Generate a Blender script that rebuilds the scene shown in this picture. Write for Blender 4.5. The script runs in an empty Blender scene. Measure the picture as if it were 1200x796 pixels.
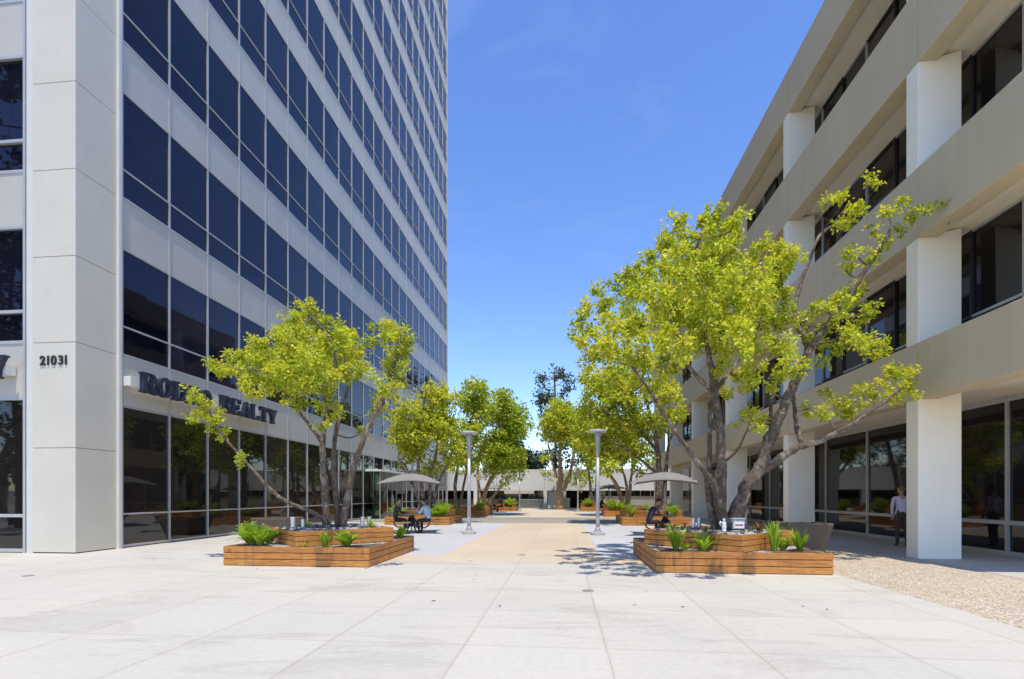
import bpy, bmesh, math, random
import numpy as np
from mathutils import Vector, Matrix, Quaternion
SC = bpy.context.scene
COL = SC.collection
RAD = math.radians

# ------------------------------------------------------------------ camera numbers (also used to measure places)
EYE = 1.5
YAW = RAD(5.8)
CS, SN = math.cos(YAW), math.sin(YAW)
FPX, U0, VH = 600.0, 600.0, 580.0
def W(u, v, fw):
    """world point that stands FW metres in front of the eye at photo position u, v"""
    r = (u - U0) / FPX * fw
    return Vector((r * CS - fw * SN, r * SN + fw * CS, EYE + (VH - v) * fw / FPX))
def px(p):
    r = p[0] * CS + p[1] * SN
    f = -p[0] * SN + p[1] * CS
    if f < 0.3: return None
    return (U0 + FPX * r / f, VH - FPX * (p[2] - EYE) / f)

# ------------------------------------------------------------------ object helpers
def tag(o, label=None, cat=None, group=None, kind=None):
    if label: o['label'] = label
    if cat: o['category'] = cat
    if group: o['group'] = group
    if kind: o['kind'] = kind
    return o
def empty(name, loc=(0, 0, 0), rz=0.0, label=None, cat=None, group=None):
    o = bpy.data.objects.new(name, None); COL.objects.link(o)
    o.location = loc; o.rotation_euler = (0, 0, rz); o.empty_display_size = 0.2
    return tag(o, label, cat, group)
def copy_tree(o, parent=None):
    c = o.copy(); COL.objects.link(c)
    if parent is not None: c.parent = parent
    for ch in list(o.children): copy_tree(ch, c)
    return c

class MB:
    """collects shapes and links them as ONE mesh object"""
    def __init__(self): self.v = []; self.f = []; self.m = []; self.mi = 0
    def add(self, vs, fs):
        n = len(self.v); self.v += [tuple(p) for p in vs]
        self.f += [tuple(i + n for i in f) for f in fs]; self.m += [self.mi] * len(fs)
    def box(self, x0, x1, y0, y1, z0, z1):
        self.add([(x0,y0,z0),(x1,y0,z0),(x1,y1,z0),(x0,y1,z0),(x0,y0,z1),(x1,y0,z1),(x1,y1,z1),(x0,y1,z1)],
                 [(3,2,1,0),(4,5,6,7),(0,1,5,4),(1,2,6,5),(2,3,7,6),(3,0,4,7)])
    def prism(self, poly, z0, z1, cap=True):
        n = len(poly)
        vs = [(p[0],p[1],z0) for p in poly] + [(p[0],p[1],z1) for p in poly]
        fs = [(i,(i+1)%n,n+(i+1)%n,n+i) for i in range(n)]
        if cap: fs += [tuple(range(n-1,-1,-1)), tuple(range(n,2*n))]
        self.add(vs, fs)
    def ring(self, outer, inner, z0, z1):
        n = len(outer)
        vs = [(p[0],p[1],z0) for p in outer]+[(p[0],p[1],z1) for p in outer]+[(p[0],p[1],z0) for p in inner]+[(p[0],p[1],z1) for p in inner]
        fs = []
        for i in range(n):
            j = (i+1)%n
            fs += [(i,j,n+j,n+i),(2*n+j,2*n+i,3*n+i,3*n+j),(n+i,n+j,3*n+j,3*n+i),(j,i,2*n+i,2*n+j)]
        self.add(vs, fs)
    def tube(self, pts, rads, k=8, cap=True, wob=0.0, rng=random):
        pts = [Vector(p) for p in pts]; n = len(pts)
        d0 = (pts[1]-pts[0]).normalized()
        a = d0.orthogonal().normalized(); vs = []; 
        for i, p in enumerate(pts):
            d = (pts[min(i+1,n-1)] - pts[max(i-1,0)]).normalized()
            a = (a - d*a.dot(d)); a = a.normalized() if a.length > 1e-6 else d.orthogonal().normalized()
            b = d.cross(a)
            for j in range(k):
                t = 2*math.pi*j/k; r = rads[i]*(1+wob*(rng.random()-.5)*2)
                vs.append(p + (a*math.cos(t)+b*math.sin(t))*r)
        fs = []
        for i in range(n-1):
            for j in range(k):
                q = (j+1)%k
                fs.append((i*k+j, i*k+q, (i+1)*k+q, (i+1)*k+j))
        if cap: fs += [tuple(range(k-1,-1,-1)), tuple(range((n-1)*k, n*k))]
        self.add(vs, fs)
    def lathe(self, prof, k=20, c=(0,0,0)):
        vs = []; n = len(prof)
        for r, z in prof:
            for j in range(k):
                t = 2*math.pi*j/k; vs.append((c[0]+r*math.cos(t), c[1]+r*math.sin(t), c[2]+z))
        fs = [(i*k+j, i*k+(j+1)%k, (i+1)*k+(j+1)%k, (i+1)*k+j) for i in range(n-1) for j in range(k)]
        fs += [tuple(range(k-1,-1,-1)), tuple(range((n-1)*k, n*k))]
        self.add(vs, fs)
    def build(self, name, mat, parent=None, smooth=False, bevel=0.0):
        me = bpy.data.meshes.new(name); me.from_pydata(self.v, [], self.f)
        mats = mat if isinstance(mat, (list, tuple)) else [mat]
        for m in mats: me.materials.append(m)
        if len(mats) > 1: me.polygons.foreach_set('material_index', self.m)
        if smooth: me.polygons.foreach_set('use_smooth', [True]*len(self.f))
        me.update()
        o = bpy.data.objects.new(name, me); COL.objects.link(o)
        if parent is not None: o.parent = parent
        if bevel:
            b = o.modifiers.new('bevel', 'BEVEL'); b.width = bevel; b.segments = 2; b.limit_method = 'ANGLE'
        return o

# ------------------------------------------------------------------ materials
def new_mat(name):
    m = bpy.data.materials.new(name); m.use_nodes = True
    nt = m.node_tree; return m, nt, nt.nodes['Principled BSDF']
def nd(nt, t, **kw):
    n = nt.nodes.new(t)
    for k, v in kw.items():
        if k in n.inputs: n.inputs[k].default_value = v
        else: setattr(n, k, v)
    return n
def L(nt, a, b): nt.links.new(a, b)
def coords(nt, scale=(1,1,1), kind='Object'):
    tc = nd(nt, 'ShaderNodeTexCoord'); mp = nd(nt, 'ShaderNodeMapping'); mp.inputs['Scale'].default_value = scale
    L(nt, tc.outputs[kind], mp.inputs['Vector']); return mp.outputs['Vector']
def noise(nt, vec, scale, detail=4, rough=.6, dist=0.0):
    n = nd(nt, 'ShaderNodeTexNoise'); n.inputs['Scale'].default_value = scale; n.inputs['Detail'].default_value = detail
    n.inputs['Roughness'].default_value = rough; n.inputs['Distortion'].default_value = dist
    L(nt, vec, n.inputs['Vector']); return n.outputs['Fac']
def ramp(nt, fac, stops):
    r = nd(nt, 'ShaderNodeValToRGB'); e = r.color_ramp.elements
    while len(e) < len(stops): e.new(.5)
    for q, (p, c) in zip(e, stops): q.position = p; q.color = (*c, 1) if len(c) == 3 else c
    L(nt, fac, r.inputs['Fac']); return r.outputs['Color']
def mix(nt, fac, a, b, mode='MIX'):
    m = nd(nt, 'ShaderNodeMix'); m.data_type = 'RGBA'; m.blend_type = mode
    for s, x in ((0, fac), (6, a), (7, b)):
        if isinstance(x, (int, float)): m.inputs[s].default_value = x
        elif isinstance(x, tuple): m.inputs[s].default_value = (*x, 1)
        else: L(nt, x, m.inputs[s])
    return m.outputs[2]
def math_(nt, op, a, b=None, c=None):
    m = nd(nt, 'ShaderNodeMath'); m.operation = op
    for i, x in enumerate((a, b, c)):
        if x is None: continue
        if isinstance(x, (int, float)): m.inputs[i].default_value = x
        else: L(nt, x, m.inputs[i])
    return m.outputs[0]
def bump(nt, bs, h, strength, dist=.01):
    b = nd(nt, 'ShaderNodeBump'); b.inputs['Strength'].default_value = strength; b.inputs['Distance'].default_value = dist
    L(nt, h, b.inputs['Height']); L(nt, b.outputs['Normal'], bs.inputs['Normal'])
def plain(name, col, rough=.6, metal=0.0, var=.12, scale=3.0, spec=.5, bump_s=0.0, bump_scale=60):
    m, nt, bs = new_mat(name); v = coords(nt)
    f = noise(nt, v, scale, 5)
    lo = tuple(c*(1-var) for c in col); hi = tuple(min(1, c*(1+var)) for c in col)
    L(nt, ramp(nt, f, [(.3, lo), (.7, hi)]), bs.inputs['Base Color'])
    bs.inputs['Roughness'].default_value = rough; bs.inputs['Metallic'].default_value = metal
    bs.inputs['Specular IOR Level'].default_value = spec
    if bump_s: bump(nt, bs, noise(nt, v, bump_scale, 3), bump_s, .004)
    return m

def joint_mask(nt, axis_out, off, step, w):
    a = math_(nt, 'SUBTRACT', axis_out, off); a = math_(nt, 'DIVIDE', a, step)
    a = math_(nt, 'FRACT', a); a = math_(nt, 'SUBTRACT', a, .5); a = math_(nt, 'ABSOLUTE', a)
    a = math_(nt, 'SUBTRACT', .5, a); return math_(nt, 'LESS_THAN', a, w/step)
def concrete(name, base, warm, stain, jx=None, jy=None, jw=.007, rough=.85, st=.5):
    m, nt, bs = new_mat(name); v = coords(nt)
    n1 = noise(nt, v, .35, 5, .6, .4); n2 = noise(nt, v, 14, 6, .7); n3 = noise(nt, coords(nt, (.45, 1.5, 1)), .8, 7, .68, 1.2)
    c = ramp(nt, n1, [(.35, base), (.65, warm)])
    c = mix(nt, math_(nt, 'MULTIPLY', ramp(nt, n3, [(.52, (0,0,0)), (.72, (1,1,1))]), st), c, stain)
    c = mix(nt, .35, c, ramp(nt, n2, [(.3, (.62,.62,.62)), (.7, (1,1,1))]), 'MULTIPLY')
    # small dark specks and drips
    sp = nd(nt, 'ShaderNodeTexVoronoi'); sp.inputs['Scale'].default_value = 1.3; L(nt, v, sp.inputs['Vector'])
    spm = math_(nt, 'LESS_THAN', sp.outputs['Distance'], .009)
    c = mix(nt, math_(nt, 'MULTIPLY', spm, .55), c, (.16,.14,.12))
    if jx:
        sx = nd(nt, 'ShaderNodeSeparateXYZ'); L(nt, v, sx.inputs[0])
        # every slab cast a little lighter or darker
        wn = nd(nt, 'ShaderNodeTexWhiteNoise'); wn.noise_dimensions = '2D'
        cx = nd(nt, 'ShaderNodeCombineXYZ')
        L(nt, math_(nt, 'FLOOR', math_(nt, 'DIVIDE', math_(nt, 'SUBTRACT', sx.outputs[0], jx[0]), jx[1])), cx.inputs[0])
        L(nt, math_(nt, 'FLOOR', math_(nt, 'DIVIDE', math_(nt, 'SUBTRACT', sx.outputs[1], jy[0]), jy[1])), cx.inputs[1])
        L(nt, cx.outputs[0], wn.inputs['Vector'])
        c = mix(nt, .6, c, ramp(nt, wn.outputs['Value'], [(0, (.9,.89,.88)), (1, (1,1,1))]), 'MULTIPLY')
        wob = math_(nt, 'MULTIPLY', math_(nt, 'SUBTRACT', noise(nt, v, 9, 3), .5), .012)
        mk = math_(nt, 'MAXIMUM', joint_mask(nt, math_(nt, 'ADD', sx.outputs[0], wob), jx[0], jx[1], jw), joint_mask(nt, math_(nt, 'ADD', sx.outputs[1], wob), jy[0], jy[1], jw*.8))
        mk2 = math_(nt, 'MAXIMUM', joint_mask(nt, math_(nt, 'ADD', sx.outputs[0], wob), jx[0], jx[1], jw*5), joint_mask(nt, sx.outputs[1], jy[0], jy[1], jw*5))
        c = mix(nt, math_(nt, 'MULTIPLY', mk2, math_(nt, 'MULTIPLY', noise(nt, v, 2.2, 4), .22)), c, (.36,.3,.25))
        c = mix(nt, math_(nt, 'MULTIPLY', mk, math_(nt, 'MULTIPLY_ADD', noise(nt, v, 1.1, 3), .9, .02)), c, (.27,.215,.17))
    L(nt, c, bs.inputs['Base Color']); bs.inputs['Roughness'].default_value = rough
    bs.inputs['Specular IOR Level'].default_value = .3
    bump(nt, bs, n2, .25, .004)
    return m
def aggregate(name):
    m, nt, bs = new_mat(name); v = coords(nt)
    vo = nd(nt, 'ShaderNodeTexVoronoi'); vo.inputs['Scale'].default_value = 36; L(nt, v, vo.inputs['Vector'])
    sep = nd(nt, 'ShaderNodeSeparateColor'); L(nt, vo.outputs['Color'], sep.inputs[0])
    c = ramp(nt, sep.outputs[0], [(0, (.42,.34,.24)), (.2, (.64,.55,.43)), (.6, (.74,.66,.54)), (.85, (.60,.53,.43)), (1, (.82,.78,.68))])
    edge = ramp(nt, vo.outputs['Distance'], [(.3, (1,1,1)), (.7, (.55,.49,.41))])
    c = mix(nt, 1.0, c, edge, 'MULTIPLY')
    c = mix(nt, .4, c, ramp(nt, noise(nt, v, .6, 4), [(.3, (.75,.73,.7)), (.7, (1,1,1))]), 'MULTIPLY')
    L(nt, c, bs.inputs['Base Color']); bs.inputs['Roughness'].default_value = .8
    inv = math_(nt, 'SUBTRACT', 1.0, vo.outputs['Distance']); bump(nt, bs, inv, .6, .02)
    return m
def wood(name):
    m, nt, bs = new_mat(name)
    g = noise(nt, coords(nt, (1.2, 1.2, 26)), 2.6, 6, .65, .7)
    fine = noise(nt, coords(nt, (4, 4, 90)), 3, 4, .6)
    c = ramp(nt, g, [(.28, (.29,.10,.022)), (.5, (.61,.26,.058)), (.72, (.80,.42,.11))])
    geo = nd(nt, 'ShaderNodeNewGeometry')
    tint = ramp(nt, geo.outputs['Random Per Island'], [(0, (.62,.52,.46)), (.35, (1,.93,.84)), (.65, (.80,.70,.62)), (1, (1,1,.92))])
    c = mix(nt, .8, c, tint, 'MULTIPLY')
    c = mix(nt, .5, c, ramp(nt, noise(nt, coords(nt, (.9,.9,7.3)), 1.1, 3), [(.35, (.55,.5,.46)), (.6, (1,1,1))]), 'MULTIPLY')
    c = mix(nt, .35, c, ramp(nt, fine, [(.35, (.6,.55,.5)), (.6, (1,1,1))]), 'MULTIPLY')
    # darker brown streaks running down the boards
    streak = noise(nt, coords(nt, (7, 7, .35)), 1.0, 5, .7)
    c = mix(nt, math_(nt, 'MULTIPLY', ramp(nt, streak, [(.55, (0,0,0)), (.72, (1,1,1))]), .6), c, (.13,.075,.042))
    L(nt, c, bs.inputs['Base Color']); bs.inputs['Roughness'].default_value = .55
    bump(nt, bs, fine, .15, .003)
    return m
def glass_mat(name, base=(.010,.010,.012), ior=1.52, rough=.015, tint=(1,1,1)):
    m, nt, bs = new_mat(name)
    v = coords(nt)
    oi = nd(nt, 'ShaderNodeObjectInfo'); own = ramp(nt, oi.outputs['Random'], [(0, (.55,.55,.55)), (.6, (1,1,1)), (1, (2.4,2.2,1.9))])
    L(nt, mix(nt, 1.0, ramp(nt, noise(nt, v, .8, 3), [(.3, base), (.7, tuple(b*1.5 for b in base))]), own, 'MULTIPLY'), bs.inputs['Base Color'])
    L(nt, math_(nt, 'MULTIPLY_ADD', noise(nt, v, 1.5, 4), .02, rough), bs.inputs['Roughness'])
    bs.inputs['IOR'].default_value = ior; bs.inputs['Specular Tint'].default_value = (*tint, 1)
    return m
def bark_mat(name, a, b, c3):
    m, nt, bs = new_mat(name)
    v = coords(nt, (1, 1, .45))
    f = noise(nt, v, 24, 7, .75, 1.0); p = noise(nt, coords(nt), 3.6, 5, .65, 1.4)
    col = ramp(nt, f, [(.32, a), (.62, b)])
    col = mix(nt, ramp(nt, p, [(.5, (0,0,0)), (.62, (.8,.8,.8))]), col, c3)
    L(nt, col, bs.inputs['Base Color']); bs.inputs['Roughness'].default_value = .9
    bump(nt, bs, math_(nt, 'ADD', f, p), 1.0, .06); return m
def leaf_mat(name, stops, trans=.4, rough=.42):
    m, nt, bs = new_mat(name)
    geo = nd(nt, 'ShaderNodeNewGeometry')
    patch = noise(nt, coords(nt), .9, 3, .6)
    k = math_(nt, 'ADD', math_(nt, 'MULTIPLY', geo.outputs['Random Per Island'], .62), math_(nt, 'MULTIPLY', math_(nt, 'SUBTRACT', patch, .25), .9))
    c = ramp(nt, k, stops)
    L(nt, c, bs.inputs['Base Color']); bs.inputs['Roughness'].default_value = rough
    bs.inputs['Specular IOR Level'].default_value = .35
    tr = nd(nt, 'ShaderNodeBsdfTranslucent')
    L(nt, mix(nt, 1.0, c, (1.35,1.25,.55), 'MULTIPLY'), tr.inputs['Color'])
    ms = nd(nt, 'ShaderNodeMixShader'); ms.inputs[0].default_value = trans
    L(nt, bs.outputs[0], ms.inputs[1]); L(nt, tr.outputs[0], ms.inputs[2])
    L(nt, ms.outputs[0], nt.nodes['Material Output'].inputs['Surface']); return m

M = {}
M['paving'] = concrete('pale_concrete', (.53,.51,.448), (.58,.545,.47), (.38,.345,.30), (.41,1.4), (.40,1.55), jw=.006, st=.75)
M['tan'] = concrete('tan_concrete', (.56,.47,.345), (.61,.52,.395), (.44,.36,.26), (.41,1.4), (11.35,4.2), jw=.005, st=.3)
M['bluish'] = concrete('grey_white_concrete', (.49,.50,.525), (.535,.54,.56), (.34,.35,.37), (-3.0,3.9), (11.35,6.2), jw=.005, st=.3)
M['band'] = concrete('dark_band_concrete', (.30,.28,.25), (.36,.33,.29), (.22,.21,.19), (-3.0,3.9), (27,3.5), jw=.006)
M['aggregate'] = aggregate('exposed_pebble_concrete')
M['smooth'] = concrete('smooth_floor_concrete', (.50,.46,.40), (.55,.50,.43), (.40,.36,.31), (8.12,3.5), (9.6,3.5), jw=.005, st=.2)
M['ground'] = plain('far_ground', (.32,.30,.27), .95, var=.2, scale=.4)
M['wood'] = wood('cedar_boards')
M['dark'] = plain('dark_gap', (.03,.022,.016), .9)
M['panel'] = plain('light_metal_panel', (.505,.475,.415), .45, var=.05, scale=.9, bump_s=.05, bump_scale=1.2)
M['pier'] = plain('pier_metal_panel', (.64,.59,.485), .45, var=.05, scale=.7, bump_s=.10, bump_scale=1.1)
M['alu'] = plain('aluminium_frame', (.50,.50,.49), .45, .35, var=.05)
M['cream_frame'] = plain('painted_frame', (.66,.64,.58), .5, var=.05)
M['tower_glass'] = glass_mat('tower_glass', (.006,.006,.012), 1.5, .012, (.60,.55,.75))
M['lobby_glass'] = glass_mat('lobby_glass', (.012,.010,.009), 1.6, .012)
M['office_glass'] = glass_mat('office_glass', (.012,.010,.010), 1.5, .02)
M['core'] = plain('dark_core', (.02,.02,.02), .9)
M['stucco'] = plain('taupe_stucco', (.53,.425,.265), .9, var=.06, scale=.5, bump_s=.2, bump_scale=90)
def stucco_mat():
    m, nt, bs = new_mat('taupe_stucco_weathered'); v = coords(nt)
    c = ramp(nt, noise(nt, v, .5, 5), [(.3, (.57,.48,.325)), (.7, (.62,.52,.355))])
    st = noise(nt, coords(nt, (3.0, 3.0, .12)), 1.0, 6, .7)
    c = mix(nt, .20, c, ramp(nt, st, [(.42, (.74,.72,.70)), (.62, (1,1,1))]), 'MULTIPLY')
    sx = nd(nt, 'ShaderNodeSeparateXYZ'); L(nt, v, sx.inputs[0])
    c = mix(nt, math_(nt, 'MULTIPLY', joint_mask(nt, sx.outputs[1], 3.2, 7.0, .012), .35), c, (.2,.16,.1))
    L(nt, c, bs.inputs['Base Color']); bs.inputs['Roughness'].default_value = .9
    bump(nt, bs, noise(nt, v, 90, 3), .25, .004); return m
M['stucco'] = stucco_mat()
M['column'] = plain('white_stucco', (.92,.86,.72), .85, var=.04, scale=.7, bump_s=.15, bump_scale=90)
M['ceiling'] = plain('soffit_plaster', (.93,.82,.64), .9, var=.05, scale=.5)
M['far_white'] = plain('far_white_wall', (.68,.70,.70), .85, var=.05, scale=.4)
M['far_shade'] = plain('shaded_far_wall', (.34,.33,.28), .9, var=.08)  # shade on the far walls is put into this olive grey
M['black'] = plain('black_paint', (.02,.02,.022), .45)
M['navy'] = plain('navy_letter_paint', (.022,.028,.055), .35)
M['box_white'] = plain('cream_sign_box', (.72,.70,.64), .6, var=.04)
M['post'] = plain('galvanised_steel', (.46,.47,.49), .5, .25, var=.12, scale=6)
M['footing'] = plain('concrete_footing', (.48,.45,.40), .9, var=.12, scale=12, bump_s=.2)
M['canvas'] = plain('taupe_canvas', (.23,.215,.195), .85, var=.05, bump_s=.1, bump_scale=200)
M['pot'] = plain('brown_grey_planter', (.155,.118,.088), .75, var=.1, scale=6)
M['soil'] = plain('soil_mulch', (.11,.075,.05), .95, var=.5, scale=25, bump_s=.6, bump_scale=50)
M['chrome'] = plain('brushed_steel', (.72,.74,.77), .3, .7, var=.05)
M['white'] = plain('white_paint', (.8,.8,.78), .5, var=.03)
M['red'] = plain('red_print', (.42,.05,.06), .5)
M['table'] = plain('table_top', (.30,.23,.17), .5, var=.1)
M['stone'] = plain('granite_pillar', (.55,.5,.42), .9, var=.12, scale=8)
M['rock'] = plain('dark_cobble', (.05,.055,.07), .5, var=.5, scale=9)
def clear_glass(name, tint):
    m, nt, bs = new_mat(name); tr = nd(nt, 'ShaderNodeBsdfTransparent'); gl = nd(nt, 'ShaderNodeBsdfGlossy'); gl.inputs['Roughness'].default_value = .02
    v = coords(nt); L(nt, ramp(nt, noise(nt, v, 1.2, 3), [(.3, tint), (.7, tuple(min(1, t*1.1) for t in tint))]), tr.inputs['Color'])
    fr = nd(nt, 'ShaderNodeFresnel'); fr.inputs['IOR'].default_value = 1.6; ms = nd(nt, 'ShaderNodeMixShader')
    L(nt, fr.outputs[0], ms.inputs[0]); L(nt, tr.outputs[0], ms.inputs[1]); L(nt, gl.outputs[0], ms.inputs[2]); L(nt, ms.outputs[0], nt.nodes['Material Output'].inputs['Surface']); return m
M['green_glass'] = clear_glass('vestibule_glass', (.62,.76,.70))
M['drain'] = plain('iron_cover', (.27,.24,.21), .7, .3)
def gravel_mat():
    m, nt, bs = new_mat('pale_gravel'); v = coords(nt)
    vo = nd(nt, 'ShaderNodeTexVoronoi'); vo.inputs['Scale'].default_value = 28; L(nt, v, vo.inputs['Vector'])
    sep = nd(nt, 'ShaderNodeSeparateColor'); L(nt, vo.outputs['Color'], sep.inputs[0])
    c = ramp(nt, sep.outputs[1], [(0, (.14,.14,.15)), (.25, (.48,.46,.43)), (.6, (.66,.64,.6)), (1, (.8,.78,.74))])
    c = mix(nt, 1.0, c, ramp(nt, vo.outputs['Distance'], [(.3, (1,1,1)), (.65, (.4,.38,.36))]), 'MULTIPLY')
    L(nt, c, bs.inputs['Base Color']); bs.inputs['Roughness'].default_value = .8
    bump(nt, bs, math_(nt, 'SUBTRACT', 1.0, vo.outputs['Distance']), .7, .025); return m
M['gravel'] = gravel_mat()
M['bark'] = bark_mat('grey_brown_bark', (.040,.026,.018), (.25,.18,.125), (.44,.365,.29))
M['bark_pale'] = bark_mat('pale_peeling_bark', (.34,.20,.105), (.58,.42,.27), (.20,.12,.07))
M['leaf'] = leaf_mat('yellow_green_leaves', [(.06,(.09,.16,.014)), (.36,(.34,.44,.030)), (.64,(.57,.60,.055)), (.95,(.78,.71,.12))], .44, .36)
M['leaf_mid'] = leaf_mat('mid_green_leaves', [(.08,(.11,.20,.024)), (.42,(.33,.44,.045)), (.72,(.50,.57,.07)), (1,(.64,.65,.10))], .46, .36)
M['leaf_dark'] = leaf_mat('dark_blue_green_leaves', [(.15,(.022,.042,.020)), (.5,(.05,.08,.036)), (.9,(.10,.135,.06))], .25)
M['blade'] = leaf_mat('fern_green', [(.1,(.12,.22,.02)), (.5,(.30,.47,.03)), (.9,(.55,.64,.07))], .35)
M['blade_red'] = leaf_mat('bronze_leaves', [(.1,(.10,.05,.02)), (.5,(.20,.13,.03)), (.9,(.28,.12,.03))], .3)
M['skin'] = plain('skin_tone', (.42,.25,.17), .55, var=.06)
M['hair'] = plain('dark_hair', (.025,.018,.014), .6)
M['brown_hair'] = plain('brown_hair', (.14,.08,.035), .6)
M['shirt_blue'] = plain('pale_blue_shirt', (.46,.55,.74), .8, var=.08, scale=12)
M['shirt_lilac'] = plain('lilac_shirt', (.60,.55,.72), .8, var=.08, scale=12)
M['shirt_navy'] = plain('navy_jacket', (.02,.026,.05), .8)
M['shirt_dark'] = plain('charcoal_jacket', (.045,.05,.065), .8)
M['shirt_white'] = plain('white_shirt', (.75,.74,.72), .8)
M['trouser_black'] = plain('black_trousers', (.02,.02,.026), .8)
M['trouser_brown'] = plain('brown_trousers', (.06,.04,.032), .8)
M['trouser_blue'] = plain('blue_jeans', (.05,.075,.14), .8)
M['shoe'] = plain('dark_shoes', (.03,.022,.018), .5)
# ------------------------------------------------------------------ world, sun, camera
SUN_EL, = (RAD(73),)
to_sun = Vector((.067, -.30, 1.0)).normalized()
w = bpy.data.worlds.new('World'); SC.world = w; w.use_nodes = True
nt = w.node_tree; bg = nt.nodes['Background']
sky = nt.nodes.new('ShaderNodeTexSky'); sky.sky_type = 'NISHITA'; sky.sun_disc = False
sky.sun_elevation = math.asin(to_sun.z); sky.sun_rotation = math.atan2(to_sun.x, to_sun.y)
sky.air_density = 1.0; sky.dust_density = .05; sky.ozone_density = 3.0; sky.altitude = 100
hs = nt.nodes.new('ShaderNodeHueSaturation'); hs.inputs['Hue'].default_value = .512; hs.inputs['Saturation'].default_value = 1.16; hs.inputs['Value'].default_value = 1.32
nt.links.new(sky.outputs[0], hs.inputs['Color'])
# faint high cirrus
tc = nt.nodes.new('ShaderNodeTexCoord'); mp = nt.nodes.new('ShaderNodeMapping'); mp.inputs['Scale'].default_value = (2.2, 2.2, 5.5); mp.inputs['Rotation'].default_value = (.2, .5, .3)
nt.links.new(tc.outputs['Generated'], mp.inputs['Vector'])
cn = noise(nt, mp.outputs['Vector'], 1.7, 8, .62, .9)
cm = math_(nt, 'MULTIPLY', ramp(nt, cn, [(.52, (0,0,0)), (.80, (1,1,1))]), .05)
nt.links.new(mix(nt, cm, hs.outputs['Color'], (6.5, 6.8, 7.4)), bg.inputs['Color']); bg.inputs['Strength'].default_value = .15
sun = bpy.data.lights.new('sun', 'SUN'); sun.energy = 3.45; sun.angle = RAD(.53); sun.color = (1, .925, .79)
so = bpy.data.objects.new('sun', sun); COL.objects.link(so); so.location = (5, -20, 60)
so.rotation_euler = to_sun.to_track_quat('Z', 'Y').to_euler()
cam = bpy.data.cameras.new('camera'); co = bpy.data.objects.new('camera', cam); COL.objects.link(co)
co.location = (0, 0, EYE); co.rotation_euler = (RAD(90), 0, YAW)
cam.sensor_width = 36; cam.lens = 18; cam.shift_y = (VH - 398) / 1200; cam.clip_end = 3000; cam.clip_start = .1
SC.camera = co
SC.view_settings.view_transform = 'Standard'; SC.view_settings.look = 'None'; SC.view_settings.gamma = 1
SC.view_settings.exposure = .44; SC.view_settings.use_curve_mapping = False
SC.cycles.max_bounces = 8; SC.cycles.diffuse_bounces = 7; SC.cycles.transmission_bounces = 4
SC.cycles.use_denoising = True

# ------------------------------------------------------------------ ground, paving
def sheet(name, x0, x1, y0, y1, z, mat, label, thick=.0):
    b = MB()
    b.add([(x0,y0,z),(x1,y0,z),(x1,y1,z),(x0,y1,z)], [(0,1,2,3)])
    return tag(b.build(name, mat), label, kind='structure')
sheet('ground', -1500, 1500, -1500, 1500, -.01, M['ground'], 'flat ground reaching out to the horizon')
b = MB()
for (x0, x1, y0, y1) in ((-60,5.1,-30,11.35), (-60,-4.2,11.35,12.3), (2.0,5.1,11.35,12.3), (-60,-8.2,12.3,27)): b.add([(x0,y0,0),(x1,y0,0),(x1,y1,0),(x0,y1,0)], [(0,1,2,3)])
tag(b.build('paving', M['paving']), 'pale jointed concrete paving in the foreground', kind='structure')
sheet('pebble_path', 5.1, 60, -30, 57.5, 0, M['aggregate'], 'exposed pebble concrete strip along the office colonnade')
sheet('colonnade_floor', 8.12, 34, 9.6, 49.4, .004, M['smooth'], 'smooth concrete floor under the office colonnade')
sheet('walkway', -3.0, .9, 11.35, 27, 0, M['tan'], 'tan concrete walkway down the middle of the plaza')
b = MB()
for (x0, x1) in ((-8.2, -3.0), (.9, 5.1)): b.add([(x0,12.3,0),(x1,12.3,0),(x1,27,0),(x0,27,0)], [(0,1,2,3)])
tag(b.build('side_paving', M['bluish']), 'grey white concrete paving under the tables on both sides', kind='structure')
b = MB()
for (x0, x1) in ((-4.2, -3.0), (.9, 2.0)): b.add([(x0,11.35,0),(x1,11.35,0),(x1,12.3,0),(x0,12.3,0)], [(0,1,2,3)])
tag(b.build('border_paving', M['tan']), 'narrow tan concrete strip across the plaza', kind='structure')
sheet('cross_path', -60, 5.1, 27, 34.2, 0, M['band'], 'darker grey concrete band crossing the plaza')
sheet('far_walkway', -60, 5.1, 34.2, 57.5, 0, M['tan'], 'far end of the tan plaza paving')
b = MB()
for (x0, x1) in ((-9, -4.0), (1.3, 5.1)): b.add([(x0,36,.004),(x1,36,.004),(x1,46.5,.004),(x0,46.5,.004)], [(0,1,2,3)])
tag(b.build('far_side_paving', M['bluish']), 'grey white concrete panels under the far tables', kind='structure')
for (u, v, lab) in ((689, 692.5, 'round iron drain cover set in the foreground concrete joint'), (611.5, 650.5, 'round iron drain cover set in the tan walkway'), (33, 675, 'small dark drain cover in the paving near the tower pier')):
    p = W(u, v, FPX*EYE/(v-VH)); b = MB(); b.lathe([(.09,0),(.09,.005),(.08,.008),(.02,.008)], 24)
    o = b.build('drain_cover', M['drain']); o.location = (p.x, p.y, 0); tag(o, lab, 'drain cover', 'drain covers in the paving')

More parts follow.
